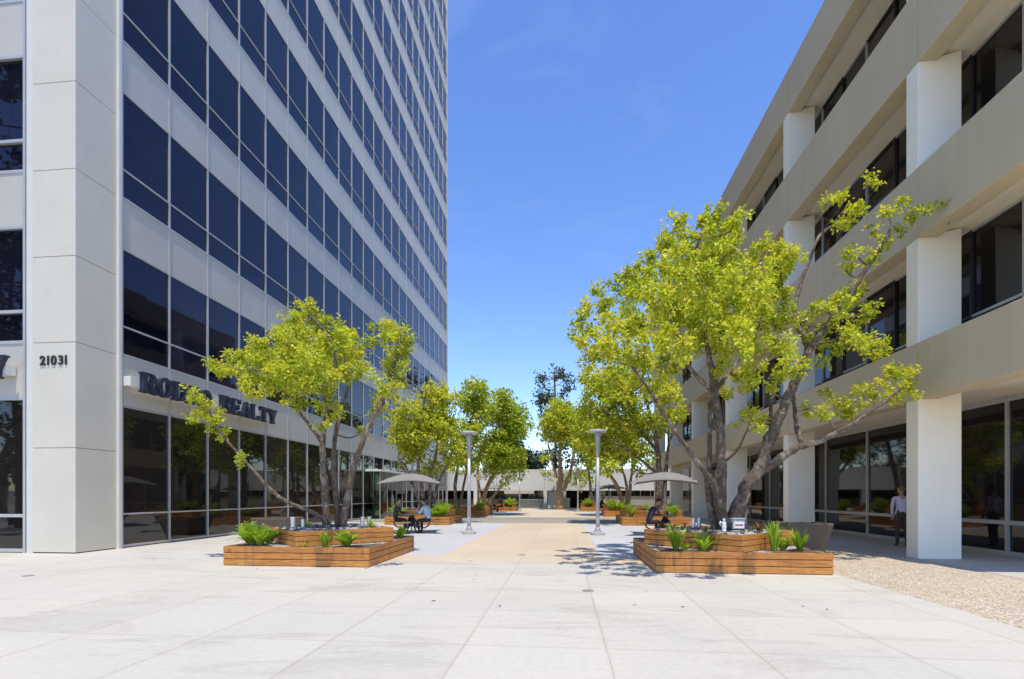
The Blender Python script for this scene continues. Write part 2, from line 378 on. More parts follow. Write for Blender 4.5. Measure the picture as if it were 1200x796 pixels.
# ------------------------------------------------------------------ glass tower on the left
TX, TY0, TY1 = -12.35, 13.2, 53.2
BAY = 1.74; NB = 23; FH = 4.42; FL0 = 5.45; NF = 13
TOP = FL0 + FH*(NF-1)
tower = empty('office_tower', (TX, TY0, 0), 0, 'tall glass office tower with pale spandrel bands and a grey corner pier', 'building')
def tb(b, name, mat, parent=None, **k):
    # shapes are written in world metres; the thing's base is the origin of its parts
    o0 = tower.location
    b.v = [(p[0]-o0.x, p[1]-o0.y, p[2]-o0.z) for p in b.v]
    return b.build(name, mat, parent or tower, **k)
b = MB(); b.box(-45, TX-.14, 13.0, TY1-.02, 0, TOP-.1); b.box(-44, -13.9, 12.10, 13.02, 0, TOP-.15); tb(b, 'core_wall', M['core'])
b = MB(); b.box(-45.2, TX+.1, 12.0, TY1+.25, TOP, TOP+1.4); tb(b, 'parapet', M['panel'])
# corner pier with panel joints
b = MB()
zs = [0.02, 2.7, 5.4, 7.6, 9.82, 12.05]
while zs[-1] < TOP: zs.append(zs[-1] + 2.21)
for a, c in zip(zs[:-1], zs[1:]): b.box(-13.60, -12.38, 11.85, 13.04, a+.006, c-.006)
tb(b, 'corner_pier', M['pier'], bevel=.008)
b = MB(); b.box(-13.585, -12.395, 11.865, 13.0, 0, TOP); tb(b, 'pier_core', M['dark'])
b = MB(); b.box(-12.56, -12.29, 13.045, 13.14, 0, TOP); b.box(-13.79, -13.605, 11.87, 12.1, 0, TOP); tb(b, 'edge_trim', M['cream_frame'])
# far end strip
b = MB(); b.box(TX-.3, TX+.06, TY1-.0, TY1+.22, 0, TOP); tb(b, 'end_trim', M['panel'])
rng = random.Random(5)
wins = []
for fl in range(NF):
    z0 = 0.06 if fl == 0 else FL0 + FH*(fl-1)
    z1 = 3.99 if fl == 0 else z0 + 2.98
    if fl > 0:
        zb = 3.99 if fl == 1 else FL0 + FH*(fl-2) + 2.98
        b = MB()
        for k in range(NB):
            y0 = TY0 + k*BAY
            b.box(TX-.10, TX-.012+rng.uniform(-.002,.002), y0+.012, min(y0+BAY-.012, TY1-.01), zb+.03, z0-.03)
        b.box(-13.9-5.2, -13.83, 11.90, 12.08, zb+.03, z0-.03)
        tb(b, 'spandrel_band', M['panel'])
    for k in range(-3, NB):
        if k >= 0: c = (TX, TY0+(k+.5)*BAY, (z0+z1)/2)
        else: c = (-13.85+(k+.5)*1.74, 12.2, (z0+z1)/2)
        q = px(c); area = 0
        if q and -60 < q[0] < 1200 and -80 < q[1] < 796:
            d = -c[0]*SN + c[1]*CS
            area = (FPX/d)**2 * (abs(c[0])/math.hypot(c[0], c[1]) if k >= 0 else .75)
        wins.append((area, fl, k, z0, z1))
wins.sort(key=lambda t: -t[0])
def win_shapes(pb, fb, fl, k, z0, z1):
    zt = .96 if fl == 0 else z0+.80
    e = [rng.uniform(-.009,.009) for _ in range(4)]
    if k >= 0:
        y0 = TY0+k*BAY+.02; y1 = min(y0+BAY-.04, TY1-.02); x = TX-.035
        for (a, c, i) in ((z0, zt, 0), (zt, z1, 2)):
            pb.add([(x+e[i],y0,a),(x+e[i+1],y1,a),(x-e[i+1]*.6,y1,c),(x-e[i]*.6,y0,c)], [(0,1,2,3)])
        fb.box(TX-.036, TX-.006, y0-.012, y0+.004, z0, z1)
        for zc, h, pr in ((z0+.0, .03, .010), (zt, .022, .006), (z1, .018, .002)):
            fb.box(TX-.045, TX+pr, y0-.005, y1+.005, zc-h, zc+h)
    else:
        x0 = -13.85+k*1.74+.02; x1 = x0+1.70; y = 11.97
        for (a, c, i) in ((z0, zt, 0), (zt, z1, 2)):
            pb.add([(x0,y+e[i],a),(x1,y+e[i+1],a),(x1,y-e[i+1],c),(x0,y-e[i],c)], [(0,1,2,3)])
        for zc, h, pr in ((z0, .04, .03), (zt, .04, .02), (z1, .035, .012)):
            fb.box(x0-.01, x1+.01, 11.91-pr, 11.98, zc-h, zc+h)
        fb.box(x0-.01, x0+.012, 11.93, 11.975, z0, z1)
rest_p, rest_f = MB(), MB()
for i, (area, fl, k, z0, z1) in enumerate(wins):
    if i < 99:
        pb, fb = MB(), MB(); win_shapes(pb, fb, fl, k, z0, z1)
        p = tb(pb, 'window', M['lobby_glass'] if fl == 0 else M['tower_glass']); tb(fb, 'frame', M['alu'], p)
    else: win_shapes(rest_p, rest_f, fl, k, z0, z1)
p = tb(rest_p, 'upper_windows', M['tower_glass']); p['kind'] = 'stuff'; p['label'] = 'far and high dark blue windows of the tower'
tb(rest_f, 'frame', M['alu'], p)
for k in range(NB+1):
    y = TY0 + k*BAY
    b = MB(); b.box(TX-.05, TX+.020, y-.022, y+.022, 0, TOP); tb(b, 'mullion', M['alu'])
for k in (0, 1, 2):
    x = -13.85-k*1.74
    b = MB(); b.box(x-.035, x+.035, 11.86, 12.0, 0, TOP); tb(b, 'mullion', M['alu'])
# glass vestibule at the tower entrance
vs = empty('entrance_vestibule', (TX+.45, 33.0, 0), 0, 'small greenish glass entrance box with white canopy on the tower front', 'entrance')
b = MB(); b.box(-.38,.66,-2.35,2.35,2.95,3.06); b.build('canopy', M['white'], vs, bevel=.02)
b = MB(); b.box(.52,.54,-2.2,2.2,.02,2.94); b.build('front_glass', M['green_glass'], vs)
b = MB(); b.box(-.36,.515,-2.24,-2.22,.02,2.94); b.build('side_glass', M['green_glass'], vs)
for y in (-2.2, -.9, 0, .9, 2.2):
    b = MB(); b.box(.50,.56,y-.03,y+.03,.0,2.945); b.build('post', M['alu'], vs)
for y in (-.12, .12):
    b = MB(); b.tube([(.60,y,.8),(.60,y,1.5)], [.016,.016]); b.build('door_handle', M['chrome'], vs)

# ------------------------------------------------------------------ writing on the tower
def extr(b, poly, d0, d1):
    """poly in (along, up), extruded out of the wall along local -y (d0 back .. d1 front)"""
    n = len(poly)
    v = [(p[0], -d0, p[1]) for p in poly] + [(p[0], -d1, p[1]) for p in poly]
    b.add(v, [(i, (i+1)%n, n+(i+1)%n, n+i) for i in range(n)] + [tuple(range(n)), tuple(range(2*n-1, n-1, -1))])
def arcband(b, cx, cz, rx, rz, tx, tz, a0, a1, d0, d1, n=16):
    for i in range(n):
        s, e = RAD(a0+(a1-a0)*i/n), RAD(a0+(a1-a0)*(i+1)/n)
        o1 = (cx+rx*math.cos(s), cz+rz*math.sin(s)); o2 = (cx+rx*math.cos(e), cz+rz*math.sin(e))
        i1 = (cx+(rx-tx)*math.cos(s), cz+(rz-tz)*math.sin(s)); i2 = (cx+(rx-tx)*math.cos(e), cz+(rz-tz)*math.sin(e))
        extr(b, [i1, o1, o2, i2], d0, d1)
def letter_mesh(ch, w, h, d0, d1):
    b = MB(); k = [0]
    T = w*.25; t = h*.13; sf = w*.09     # thick stem, thin stroke, serif overhang
    def R(x0, x1, z0, z1):
        k[0] += 1; e = k[0]*.0012
        extr(b, [(x0,z0),(x1,z0),(x1,z1),(x0,z1)], d0, d1+e)
    def P(poly):
        k[0] += 1; extr(b, poly, d0, d1+k[0]*.0012)
    def stem(x):
        R(x, x+T, 0, h); R(x-sf, x+T+sf, 0, t*.75); R(x-sf, x+T+sf, h-t*.75, h)
    if ch == 'O': arcband(b, w/2, h/2, w*.5, h*.52, T*1.05, t, 0, 360, d0, d1, 28)
    elif ch == 'D':
        stem(sf); R(sf+T, w*.5, 0, t); R(sf+T, w*.5, h-t, h); arcband(b, w*.5, h/2, w*.5, h*.5, T, t, -90, 90, d0, d1+.02, 18)
    elif ch == 'R':
        stem(sf); R(sf+T, w*.55, h-t, h); R(sf+T, w*.55, h*.46, h*.46+t); arcband(b, w*.55, h*.73, w*.36, h*.27, T, t, -90, 90, d0, d1+.02, 14)
        P([(w*.42, h*.47), (w*.66, h*.5), (w*1.0, 0), (w*.72, 0)]); R(w*.68, w*1.04, 0, t*.7)
    elif ch == 'E':
        stem(sf); R(sf+T, w*.92, 0, t); R(sf+T, w*.90, h-t, h); R(sf+T, w*.72, h*.45, h*.45+t)
        R(w*.84, w*.95, 0, h*.28); R(w*.82, w*.92, h*.72, h); R(w*.66, w*.74, h*.36, h*.66)
    elif ch == 'L':
        stem(sf); R(sf+T, w*.95, 0, t); R(w*.85, w*.97, 0, h*.3)
    elif ch == 'A':
        P([(w*.06,0),(w*.18,0),(w*.5,h*.86),(w*.5,h),(w*.42,h)]); P([(w*.62,0),(w*.92,0),(w*.62,h),(w*.42,h)])
        R(w*.25, w*.72, h*.26, h*.26+t*.8); R(-.0, w*.28, 0, t*.7); R(w*.54, w*1.02, 0, t*.7)
    elif ch == 'T':
        x = w*.5-T/2; R(x, x+T, 0, h); R(x-sf, x+T+sf, 0, t*.75); R(w*.03, w*.97, h-t, h); R(w*.03, w*.13, h*.7, h); R(w*.87, w*.97, h*.7, h)
    elif ch == 'Y':
        x = w*.5-T/2; R(x, x+T, 0, h*.48); R(x-sf, x+T+sf, 0, t*.75)
        P([(w*.02,h),(w*.30,h),(w*.5+T/2,h*.44),(w*.5-T/2,h*.44)]); P([(w*.98,h),(w*.82,h),(w*.46,h*.44),(w*.5+T/2,h*.40)])
        R(-.02*w, w*.38, h-t*.7, h); R(w*.72, w*1.02, h-t*.7, h)
    return b
def wall_sign(text, start, rz, adv, lw, space, h, label):
    s = empty('wall_sign', start, rz, label, 'sign')
    x = 0
    for ch in text:
        if ch == ' ': x += space; continue
        o = letter_mesh(ch, lw, h, .26, .40).build('letter', M['navy'], s); o.location = (x, 0, 0); x += adv
    b = MB(); b.box(-.26, x-adv+lw*.8, -.255, -.015, h*.22, h*.68); b.build('backing_box', M['box_white'], s, bevel=.006)
    return s
# along +Y on the tower front: local x -> world +Y, outward local -y -> world +X
wall_sign('RODEO REALTY', (TX, 13.46, 4.44), RAD(90), .592, .56, .42, .58, 'dark navy raised letters on the pale band of the tower long front')
ws = wall_sign('Y', (-14.55, 11.90, 4.44), 0, .60, .56, .4, .58, 'dark raised letter Y at the end of the sign on the tower end front')
def digits(text, h, mat):
    root = empty('number_sign', (0,0,0), 0, 'black street number 21031 on the pale corner pier', 'sign')
    x = 0
    for ch in text:
        cu = bpy.data.curves.new('digit', 'FONT'); cu.body = ch; cu.size = h*1.38; cu.extrude = .012; cu.offset = .009
        t = bpy.data.objects.new('digit', cu); COL.objects.link(t)
        dg = bpy.context.evaluated_depsgraph_get(); me = bpy.data.meshes.new_from_object(t.evaluated_get(dg)); bpy.data.objects.remove(t)
        me.materials.clear(); me.materials.append(mat)
        o = bpy.data.objects.new('digit', me); COL.objects.link(o); o.parent = root
        o.rotation_euler = (RAD(90),0,0); xs = [q.co.x for q in me.vertices]
        o.location = (x-min(xs), -.013, 0); x += (max(xs)-min(xs)) + h*.22
    return root
dg_ = digits('21031', .235, M['black']); dg_.location = (-13.37, 11.85, 4.83)

# ------------------------------------------------------------------ office building with colonnade on the right
OX, OY0, OY1 = 8.25, 9.7, 49.3
office = empty('office_building', (OX, OY0, 0), 0, 'four storey taupe office block with white columns and deep ribbon windows', 'building')
def ob(b, name, mat, parent=None, **k):
    o0 = office.location; b.v = [(p[0]-o0.x, p[1]-o0.y, p[2]) for p in b.v]
    return b.build(name, mat, parent or office, **k)
FAS = [(3.74, 5.07), (7.52, 9.18), (11.65, 13.42), (15.65, 17.25)]
XB = 34.0
for (a, c) in FAS:
    b = MB(); b.prism([(OX,OY0),(XB,OY0),(XB,OY0+.45),(OX+.45,OY0+.45),(OX+.45,OY1),(OX,OY1)], a, c); ob(b, 'fascia', M['stucco'], bevel=.015)
    zc = a+.20
    b = MB(); b.box(OX+.455, XB, OY0+.455, OY1-.01, zc, c-.03); ob(b, 'ceiling_slab', M['ceiling'])
b = MB(); b.box(OX+1.0, XB, OY0+1, OY1-.01, 17.2, 17.23); ob(b, 'roof', M['ceiling'])
colY = [12.9+7*i for i in range(6)]
lev = [(0, FAS[0][0])] + [(FAS[i][1], FAS[i+1][0]) for i in range(3)]
for li, (a, c) in enumerate(lev):
    for y in colY:
        b = MB()
        if li == 0: b.box(OX+.006, OX+.95, y, y+.42, 0, a+c+.19); 
        else: b.box(OX+.006, OX+.95, y, y+.42, a-.02, c+.19)
        # the head of the column is notched round the fascia: leave it just below
        b.v = [(p[0], p[1], min(p[2], c-.004) if p[0] < OX+.46 else p[2]) for p in b.v]
        ob(b, 'column', M['column'], bevel=.012)
# ground floor glazing
gx = 10.88; gy = [10.87+2.93*i for i in range(14)]
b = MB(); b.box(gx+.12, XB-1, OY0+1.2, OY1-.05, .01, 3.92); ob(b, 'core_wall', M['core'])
for i in range(13):
    y0, y1 = gy[i], min(gy[i+1], OY1)
    p = MB()
    e = [rng.uniform(-.006,.006) for _ in range(4)]
    for (za, zb, q) in ((.12, .80, 0), (.84, 3.82, 2)):
        p.add([(gx+.03+e[q],y0+.03,za),(gx+.03+e[q+1],y1-.03,za),(gx+.03-e[q+1],y1-.03,zb),(gx+.03-e[q],y0+.03,zb)], [(3,2,1,0)])
    po = ob(p, 'window', M['office_glass'])
    f = MB(); f.box(gx-.03, gx+.1, y0-.035, y0+.037, .02, 3.935); f.box(gx-.025, gx+.09, y0+.03, y1-.036, .765, .865); f.box(gx-.01, gx+.09, y0+.03, y1-.036, .0, .11); f.box(gx-.01, gx+.09, y0+.03, y1-.036, 3.80, 3.93)
    ob(f, 'frame', M['alu'], po)
# upper ribbon windows
ux = 9.5; UB = 1.395
for li in (1, 2, 3):
    a, c = lev[li]; zc = c+.20
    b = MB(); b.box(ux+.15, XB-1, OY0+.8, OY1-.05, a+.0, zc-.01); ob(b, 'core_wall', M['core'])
    b = MB(); b.box(OX+.44, ux+.14, OY0+.47, OY1-.02, a-.29, a-.02); ob(b, 'sill_slab', M['ceiling'])
    n = int((OY1-OY0-.6)/UB)
    for i in range(n):
        y0 = 10.27 + i*UB; y1 = y0+UB
        e = [rng.uniform(-.006,.006) for _ in range(2)]
        p = MB(); zt = a+.62
        for (za, zb) in ((a, zt), (zt, zc)):
            p.add([(ux+.06+e[0],y0,za),(ux+.06+e[1],y1,za),(ux+.06-e[1],y1,zb),(ux+.06-e[0],y0,zb)], [(3,2,1,0)])
        po = ob(p, 'window', M['office_glass'])
        f = MB(); f.box(ux, ux+.08, y0-.025, y0+.025, a, zc-.002); f.box(ux+.01, ux+.08, y0+.02, y1-.026, zt-.03, zt+.03); f.box(ux+.01, ux+.08, y0+.02, y1-.026, zc-.06, zc-.006)
        ob(f, 'frame', M['alu'] if i % 2 else M['black'], po)

# ------------------------------------------------------------------ low white building across the far end
FY = 57.6
far = empty('low_building', (0, FY, 0), 0, 'long low white building with dark window strip closing the plaza', 'building')
def fb_(b, name, mat, parent=None, **k):
    b.v = [(p[0], p[1]-FY, p[2]) for p in b.v]; return b.build(name, mat, parent or far, **k)
def XF(u, y=FY):
    t = (u-600)/600; fw = y/(t*SN+CS); return fw*(t*CS-SN)
b = MB(); 
xs = [-40+i*5.4 for i in range(15)]
for x0, x1 in zip(xs[:-1], xs[1:]): b.box(x0+.012, x1-.012, FY, FY+.4, 1.98, 4.36)
fb_(b, 'fascia_panel', M['far_white'])
b = MB(); b.box(-40, 35.5, FY+.45, FY+14, 4.0, 4.3); fb_(b, 'roof', M['far_white'])
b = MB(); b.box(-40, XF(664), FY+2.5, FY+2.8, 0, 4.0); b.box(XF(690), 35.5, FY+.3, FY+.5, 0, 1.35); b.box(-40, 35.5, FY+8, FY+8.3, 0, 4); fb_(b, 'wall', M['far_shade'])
for u in (522, 557, 639, 661, 770):
    b = MB(); x = XF(u); b.box(x-.2, x+.2, FY-.01, FY+.39, 0, 1.975); fb_(b, 'column', M['far_white'])
b = MB(); b.box(XF(591), XF(626), FY-.03, FY+.1, 1.62, 1.97); fb_(b, 'sign_board', M['stone'])
b = MB(); b.box(XF(500), XF(637), FY+2.38, FY+2.47, 1.0, 1.95); p = fb_(b, 'window', M['office_glass'])
b = MB(); b.box(XF(690), 35, FY+.36, FY+.42, 1.36, 1.97); p = fb_(b, 'window', M['office_glass'])
b = MB()
for i in range(12): x = XF(692)+i*1.1; b.box(x-.03, x+.03, FY+.31, FY+.36, 1.36, 1.97)
fb_(b, 'frame', M['alu'], p)
b = MB(); b.box(XF(642), XF(657), FY+.5, FY+.6, 0, 1.9); fb_(b, 'panel_door', M['far_white'])
b = MB(); b.box(XF(664.5), XF(689.5), FY+2.6, FY+2.75, 0, 1.95); fb_(b, 'garage_opening', M['core'])
rl = empty('railing', ((XF(609)+XF(637))/2, FY-.6, 0), 0, 'grey metal railing in front of the far white building', 'railing')
hw = (XF(637)-XF(609))/2
for zc in (.98, .12):
    b = MB(); b.box(-hw, hw, -.025, .025, zc-.03, zc+.03); b.build('rail', M['post'], rl)
for i in range(25):
    x = -hw + 2*hw*i/24; b = MB(); b.box(x-.018, x+.018, -.018, .018, .155 if i not in (0, 24) else 0, .945); b.build('baluster', M['post'], rl)
st = empty('stone_pillar', (W(664, 594, 56.0).x, 54.8, 0), 0, 'short pale stone gate pillar beside the peeling trunk', 'pillar')
b = MB(); b.box(-.33,.33,-.33,.33,0,.95); b.build('shaft', M['stone'], st, bevel=.02)
b = MB(); b.box(-.40,.40,-.40,.40,.952,1.08); b.box(-.3,.3,-.3,.3,1.081,1.16); b.build('cap', M['stone'], st, bevel=.02)
# ------------------------------------------------------------------ trees
def leaf_cloud(clusters, leaf, dens, seed, droop=.25, tuft_n=9, flat=.85, spread=1.5):
    """many leaf-sized faces gathered in small sprays; returns mesh arrays. clusters: (x, y, z, r)"""
    R = np.random.default_rng(seed); V = []; 
    for (cx, cy, cz, r) in clusters:
        nt_ = max(5, int(dens * r * r / (leaf * leaf) / tuft_n))
        # sprays: sub-lobes inside the cluster so that the outline stays uneven
        nl = max(3, int(4 + r*8)); lob = R.normal(size=(nl,3)); lob /= np.linalg.norm(lob, axis=1)[:,None]
        lob *= (r*R.uniform(.35,.95,nl))[:,None]; lob[:,2] *= flat
        lr = r*R.uniform(.22,.5,nl)
        pick = R.integers(0, nl, nt_)
        d = R.normal(size=(nt_,3)); d /= np.linalg.norm(d, axis=1)[:,None]
        tp = lob[pick] + d*(lr[pick]*R.uniform(.3,1.0,nt_)**.6)[:,None]
        out = tp / (np.linalg.norm(tp, axis=1)[:,None]+1e-6)
        tp = tp + np.array([cx,cy,cz])
        for j in range(tuft_n):
            dr = R.normal(size=(nt_,3))*.9 + out*.8 + np.array([0,0,-droop]); dr /= np.linalg.norm(dr, axis=1)[:,None]
            up = R.normal(size=(nt_,3))*.55 + np.array([0,0,1.0]) + out*.25
            sd = np.cross(dr, up); sd /= np.linalg.norm(sd, axis=1)[:,None]+1e-6
            nn = np.cross(sd, dr)
            ln = leaf*R.uniform(.65,1.35,nt_)[:,None]; wd = ln*R.uniform(.30,.42,nt_)[:,None]
            b0 = tp + dr*ln*R.uniform(.05,spread,nt_)[:,None]*.5 + R.normal(size=(nt_,3))*leaf*.45
            a = b0; c = b0+dr*ln+nn*ln*R.uniform(-.25,.05,nt_)[:,None]
            m = b0+dr*ln*.45
            l_ = m+sd*wd+nn*wd*.45; r_ = m-sd*wd+nn*wd*.45
            V.append(np.stack([a, r_, c, l_], axis=1).reshape(-1,3))
    return np.concatenate(V)
def leaves_object(name, verts, mat, parent):
    n = len(verts)//4
    me = bpy.data.meshes.new(name)
    base = np.arange(n)[:,None]*4
    tri = np.concatenate([base+np.array([0,1,2]), base+np.array([0,2,3])], axis=1).reshape(-1)
    me.vertices.add(4*n); me.vertices.foreach_set('co', verts.astype(np.float32).ravel())
    me.loops.add(6*n); me.loops.foreach_set('vertex_index', tri.astype(np.int32))
    me.polygons.add(2*n); me.polygons.foreach_set('loop_start', np.arange(0, 6*n, 3, dtype=np.int32))
    me.materials.append(mat); me.update(calc_edges=True); me.validate()
    o = bpy.data.objects.new(name, me); COL.objects.link(o); o.parent = parent; return o

def smooth_path(pts, rads, sub=5):
    P, Q = [], []
    n = len(pts)
    for i in range(n-1):
        p0, p1, p2, p3 = pts[max(i-1,0)], pts[i], pts[i+1], pts[min(i+2,n-1)]
        for s in range(sub):
            t = s/sub
            P.append(.5*((2*p1)+(p2-p0)*t+(2*p0-5*p1+4*p2-p3)*t*t+(3*p1-p0-3*p2+p3)*t**3)); Q.append(rads[i]*(1-t)+rads[i+1]*t)
    P.append(pts[-1]); Q.append(rads[-1]); return P, Q

def tree(label, group, base, limbs, clusters, leaf, dens, lmat, bmat, seed, name='tree', droop=.25, twig=.02, extra=None, tuft=9):
    """limbs: list of (points, radii) in world space; clusters: (Vector, r)"""
    rr = random.Random(seed)
    root = empty(name, base, 0, label, 'tree', group)
    b = MB(); nodes = []
    for pts, rads in limbs:
        P, Q = smooth_path([Vector(p) for p in pts], rads)
        P = [p + Vector((rr.uniform(-1,1), rr.uniform(-1,1), 0))*q*.22 if 0 < i < len(P)-1 else p for i, (p, q) in enumerate(zip(P, Q))]
        b.tube(P, [q*rr.uniform(.9,1.12) for q in Q], 9, wob=.12, rng=rr)
        nodes += [(p, q) for p, q in zip(P, Q) if q < .16]
    nodes0 = list(nodes)
    for (c, r) in clusters:
        # the limb point the spray grows from: near, and below rather than above
        best = min(nodes, key=lambda n: (n[0]-c).length + max(0, n[0].z-c.z)*1.5)
        p0, q0 = best; ln = (c-p0).length
        mid = p0.lerp(c, .5)+Vector((rr.uniform(-.12,.12), rr.uniform(-.12,.12), -ln*.10+rr.uniform(-.05,.05)))
        q = min(q0*.6, max(twig, .022+.012*ln))
        P, Q = smooth_path([p0, mid, c], [q, q*.7, q*.32], 3)
        b.tube(P, Q, 6, rng=rr, wob=.05)
        nodes += [(p, w_) for p, w_ in zip(P[2:], Q[2:])]
        for _ in range(3):
            d = Vector((rr.gauss(0,1), rr.gauss(0,1), rr.gauss(.2,1))).normalized()*r*rr.uniform(.6,.95)
            b.tube([c-(c-mid)*.15, c+d*.55+Vector((0,0,-.02)), c+d], [q*.3, q*.22, q*.10], 5, cap=False)
    B = Vector(base)
    b.v = [tuple(Vector(p)-B) for p in b.v]
    b.build('trunk', bmat, root, smooth=True)
    cl = [(c.x-B.x, c.y-B.y, c.z-B.z, r) for c, r in clusters]
    leaves_object('crown', leaf_cloud(cl, leaf, dens, seed, droop, tuft), lmat, root)
    return root
def limb(fw, pts, r0, r1, dfw=0.0):
    """a limb measured at its distance: photo points, distance drifting by dfw towards the tip"""
    n = len(pts); P = [W(u, v, fw + dfw*i/(n-1)) for i, (u, v) in enumerate(pts)]
    return P, [r0+(r1-r0)*(i/(n-1))**.8 for i in range(n)]
def clus(fw, lst, rng_, dep):
    out = []
    for (u, v, r) in lst:
        f = fw + rng_.uniform(-1, 1)*dep; out.append((W(u, v, f), r*f/FPX))
    return out

# --- near left tree
rg = random.Random(11)
F1 = 12.35; base1 = W(392, 613, F1); base1.z = .70
lb = [limb(F1, [(383,616),(380,560),(378,516),(383,480),(392,431),(388,400),(366,372)], .095, .03, -.3),
      limb(F1+.15, [(396,616),(391,551),(393,509),(400,485),(408,450),(404,420)], .08, .025, .5),
      limb(F1, [(402,616),(416,544),(434,495),(446,474),(459,436),(466,400),(452,386)], .085, .028, .2),
      limb(F1, [(386,614),(366,600),(340,590),(318,575),(296,550),(276,528),(256,503),(244,478)], .062, .02, -.9),
      limb(F1, [(379,520),(356,490),(335,462),(312,440),(285,428)], .045, .018, -1.0),
      limb(F1, [(384,476),(372,450),(350,420),(330,400)], .042, .018, -1.2)]
c1 = [(354,357,9),(360,374,16),(345,390,18),(323,397,18),(302,412,17),(280,424,15),(258,424,13),(270,440,14),(295,440,18),(318,428,22),(345,418,22),(368,400,20),
      (335,372,11),(385,385,15),(402,388,14),(416,398,12),(396,404,18),(375,425,20),(400,428,20),(415,432,12),(388,448,16),(365,448,18),(340,446,16),(345,466,13),(322,456,13),
      (385,472,12),(376,496,8),(394,492,7),(446,382,11),(458,388,13),(470,392,11),(476,408,10),(466,418,13),(462,436,13),(472,446,9),(458,456,13),(446,470,11),(440,486,6),(424,508,6),(432,400,8),
      (300,468,7),(290,455,8)]
c1b = [(240,472,9),(228,466,7),(222,457,6),(248,482,10),(236,486,9),(258,490,9),(250,500,6),(259,508,7),(286,533,5),(281,543,3),(227,488,6)]
c1x = [(330,425,24,2.0),(375,415,24,2.2),(350,400,22,1.6),(400,410,20,2.0),(330,440,20,-1.9),(370,430,22,-1.9),(300,430,16,-2.0),(345,395,16,-1.6),(420,420,15,1.8),(460,420,12,1.2),(455,400,9,-2.6),(440,440,8,-2.6),(400,400,12,-2.8),(360,420,12,-2.8)]
cl1 = clus(F1, c1, rg, 1.0) + clus(F1-.7, c1b, rg, .25) + [(W(u,v,F1+d), r*(F1+d)/FPX) for u,v,r,d in c1x]
tree('yellow green multi trunk tree in the cedar planter below the raised tower letters', 'plaza trees', base1, lb, [(c, r*1.10) for c, r in cl1], .07, 23, M['leaf'], M['bark'], 21)

# --- near right tree, the biggest
rg = random.Random(12)
F2 = 11.5; base2 = W(846, 617, F2); base2.z = .70
lr = [limb(F2, [(847,620),(845,556),(843.6,507),(837,461),(834,432),(829,405),(826,370),(818,330),(815,300),(822,270)], .125, .022, .2),
      limb(F2+.1, [(838,620),(829,572),(831,546),(832,507),(833,478),(842,440),(852,400),(862,350)], .08, .022, 1.0),
      limb(F2-.1, [(846,600),(842,585),(836,567),(825,552),(808,529),(792,507),(779,488),(764,462),(742,430)], .095, .025, -.9),
      limb(F2, [(832,455),(816,441),(804,424),(799,408),(786,375),(775,340)], .055, .018, -1.3),
      limb(F2, [(856,620),(874,572),(892,546),(906,507),(920,474),(933,445),(943,422),(950,409),(975,372),(1002,337),(1017,312),(1034,287),(1046,262)], .17, .022, -.4),
      limb(F2, [(948,412),(940,392),(933,378),(934,350),(941,325),(949,305),(960,277),(982,260),(993,246)], .075, .018, .6),
      limb(F2-.05, [(888,556),(920,533),(940,523),(963,516),(979,507),(995,500),(1012,488),(1040,468),(1058,455)], .10, .022, -.8),
      limb(F2-.05, [(940,521),(934,502),(931,480),(930,460),(936,440)], .065, .025, .3),
      limb(F2, [(837,460),(852,440),(868,418),(885,395),(893,360),(900,320)], .05, .018, .9),
      limb(F2, [(850,540),(862,530),(872,512),(880,494)], .035, .015, -.5),
      limb(F2, [(905,507),(903,480),(906,455),(905,430)], .05, .02, 1.2)]
c2 = [(837,248,10),(832,262,16),(848,276,18),(860,292,16),(872,248,7),(866,262,10),(790,268,14),(772,286,16),(796,290,20),(820,296,20),(845,305,22),(752,306,14),(772,318,20),(800,325,22),(830,330,22),
      (738,326,13),(720,330,9),(700,342,9),(690,356,11),(682,372,11),(678,392,9),(696,388,13),(714,362,15),(740,350,20),(768,350,20),(798,355,22),(828,362,22),(858,340,22),(870,318,16),(884,300,12),(893,284,10),
      (906,296,12),(922,304,14),(935,298,9),(908,316,15),(890,335,18),(908,348,16),(880,368,20),(850,384,20),(905,380,18),(925,366,13),(720,392,16),(748,385,20),(776,388,18),(702,410,15),(722,424,16),(750,418,18),(776,428,16),
      (804,392,20),(826,400,20),(850,418,18),(878,404,18),(900,410,16),(866,440,14),(888,436,15),(918,428,13),(690,424,9),(735,450,14),(712,446,12),(764,452,13),(790,460,10),(868,492,8),(880,484,9),(892,492,9),(886,500,7),(875,455,8),
      (905,450,11),(850,460,8)]
c2b = [(990,236,10),(970,236,7),(1022,206,6),(1030,214,4),(1008,246,9),(982,262,8),(1000,258,9),(1050,241,8),(1040,250,8),(1071,250,8),(1086,246,6),(1100,240,5),(1108,257,3),(1060,268,8),(1038,281,8),(1022,268,6),(998,296,9),(1014,304,9),
       (990,316,8),(1030,300,6),(1000,345,14),(985,356,12),(1022,362,8),(958,362,12),(945,376,10),(970,378,10),(1006,378,12),(990,392,12),(1030,397,11),(1012,402,10),(1034,412,9),(975,404,11),(955,398,9),(1046,442,13),(1060,436,10),(1068,452,9),
       (1028,458,12),(1050,464,12),(1010,466,11),(984,470,9),(1000,480,8),(950,478,9),(966,484,10),(990,484,9),(968,462,7),(945,432,8),(925,420,9),(960,425,8),(1075,462,6)]
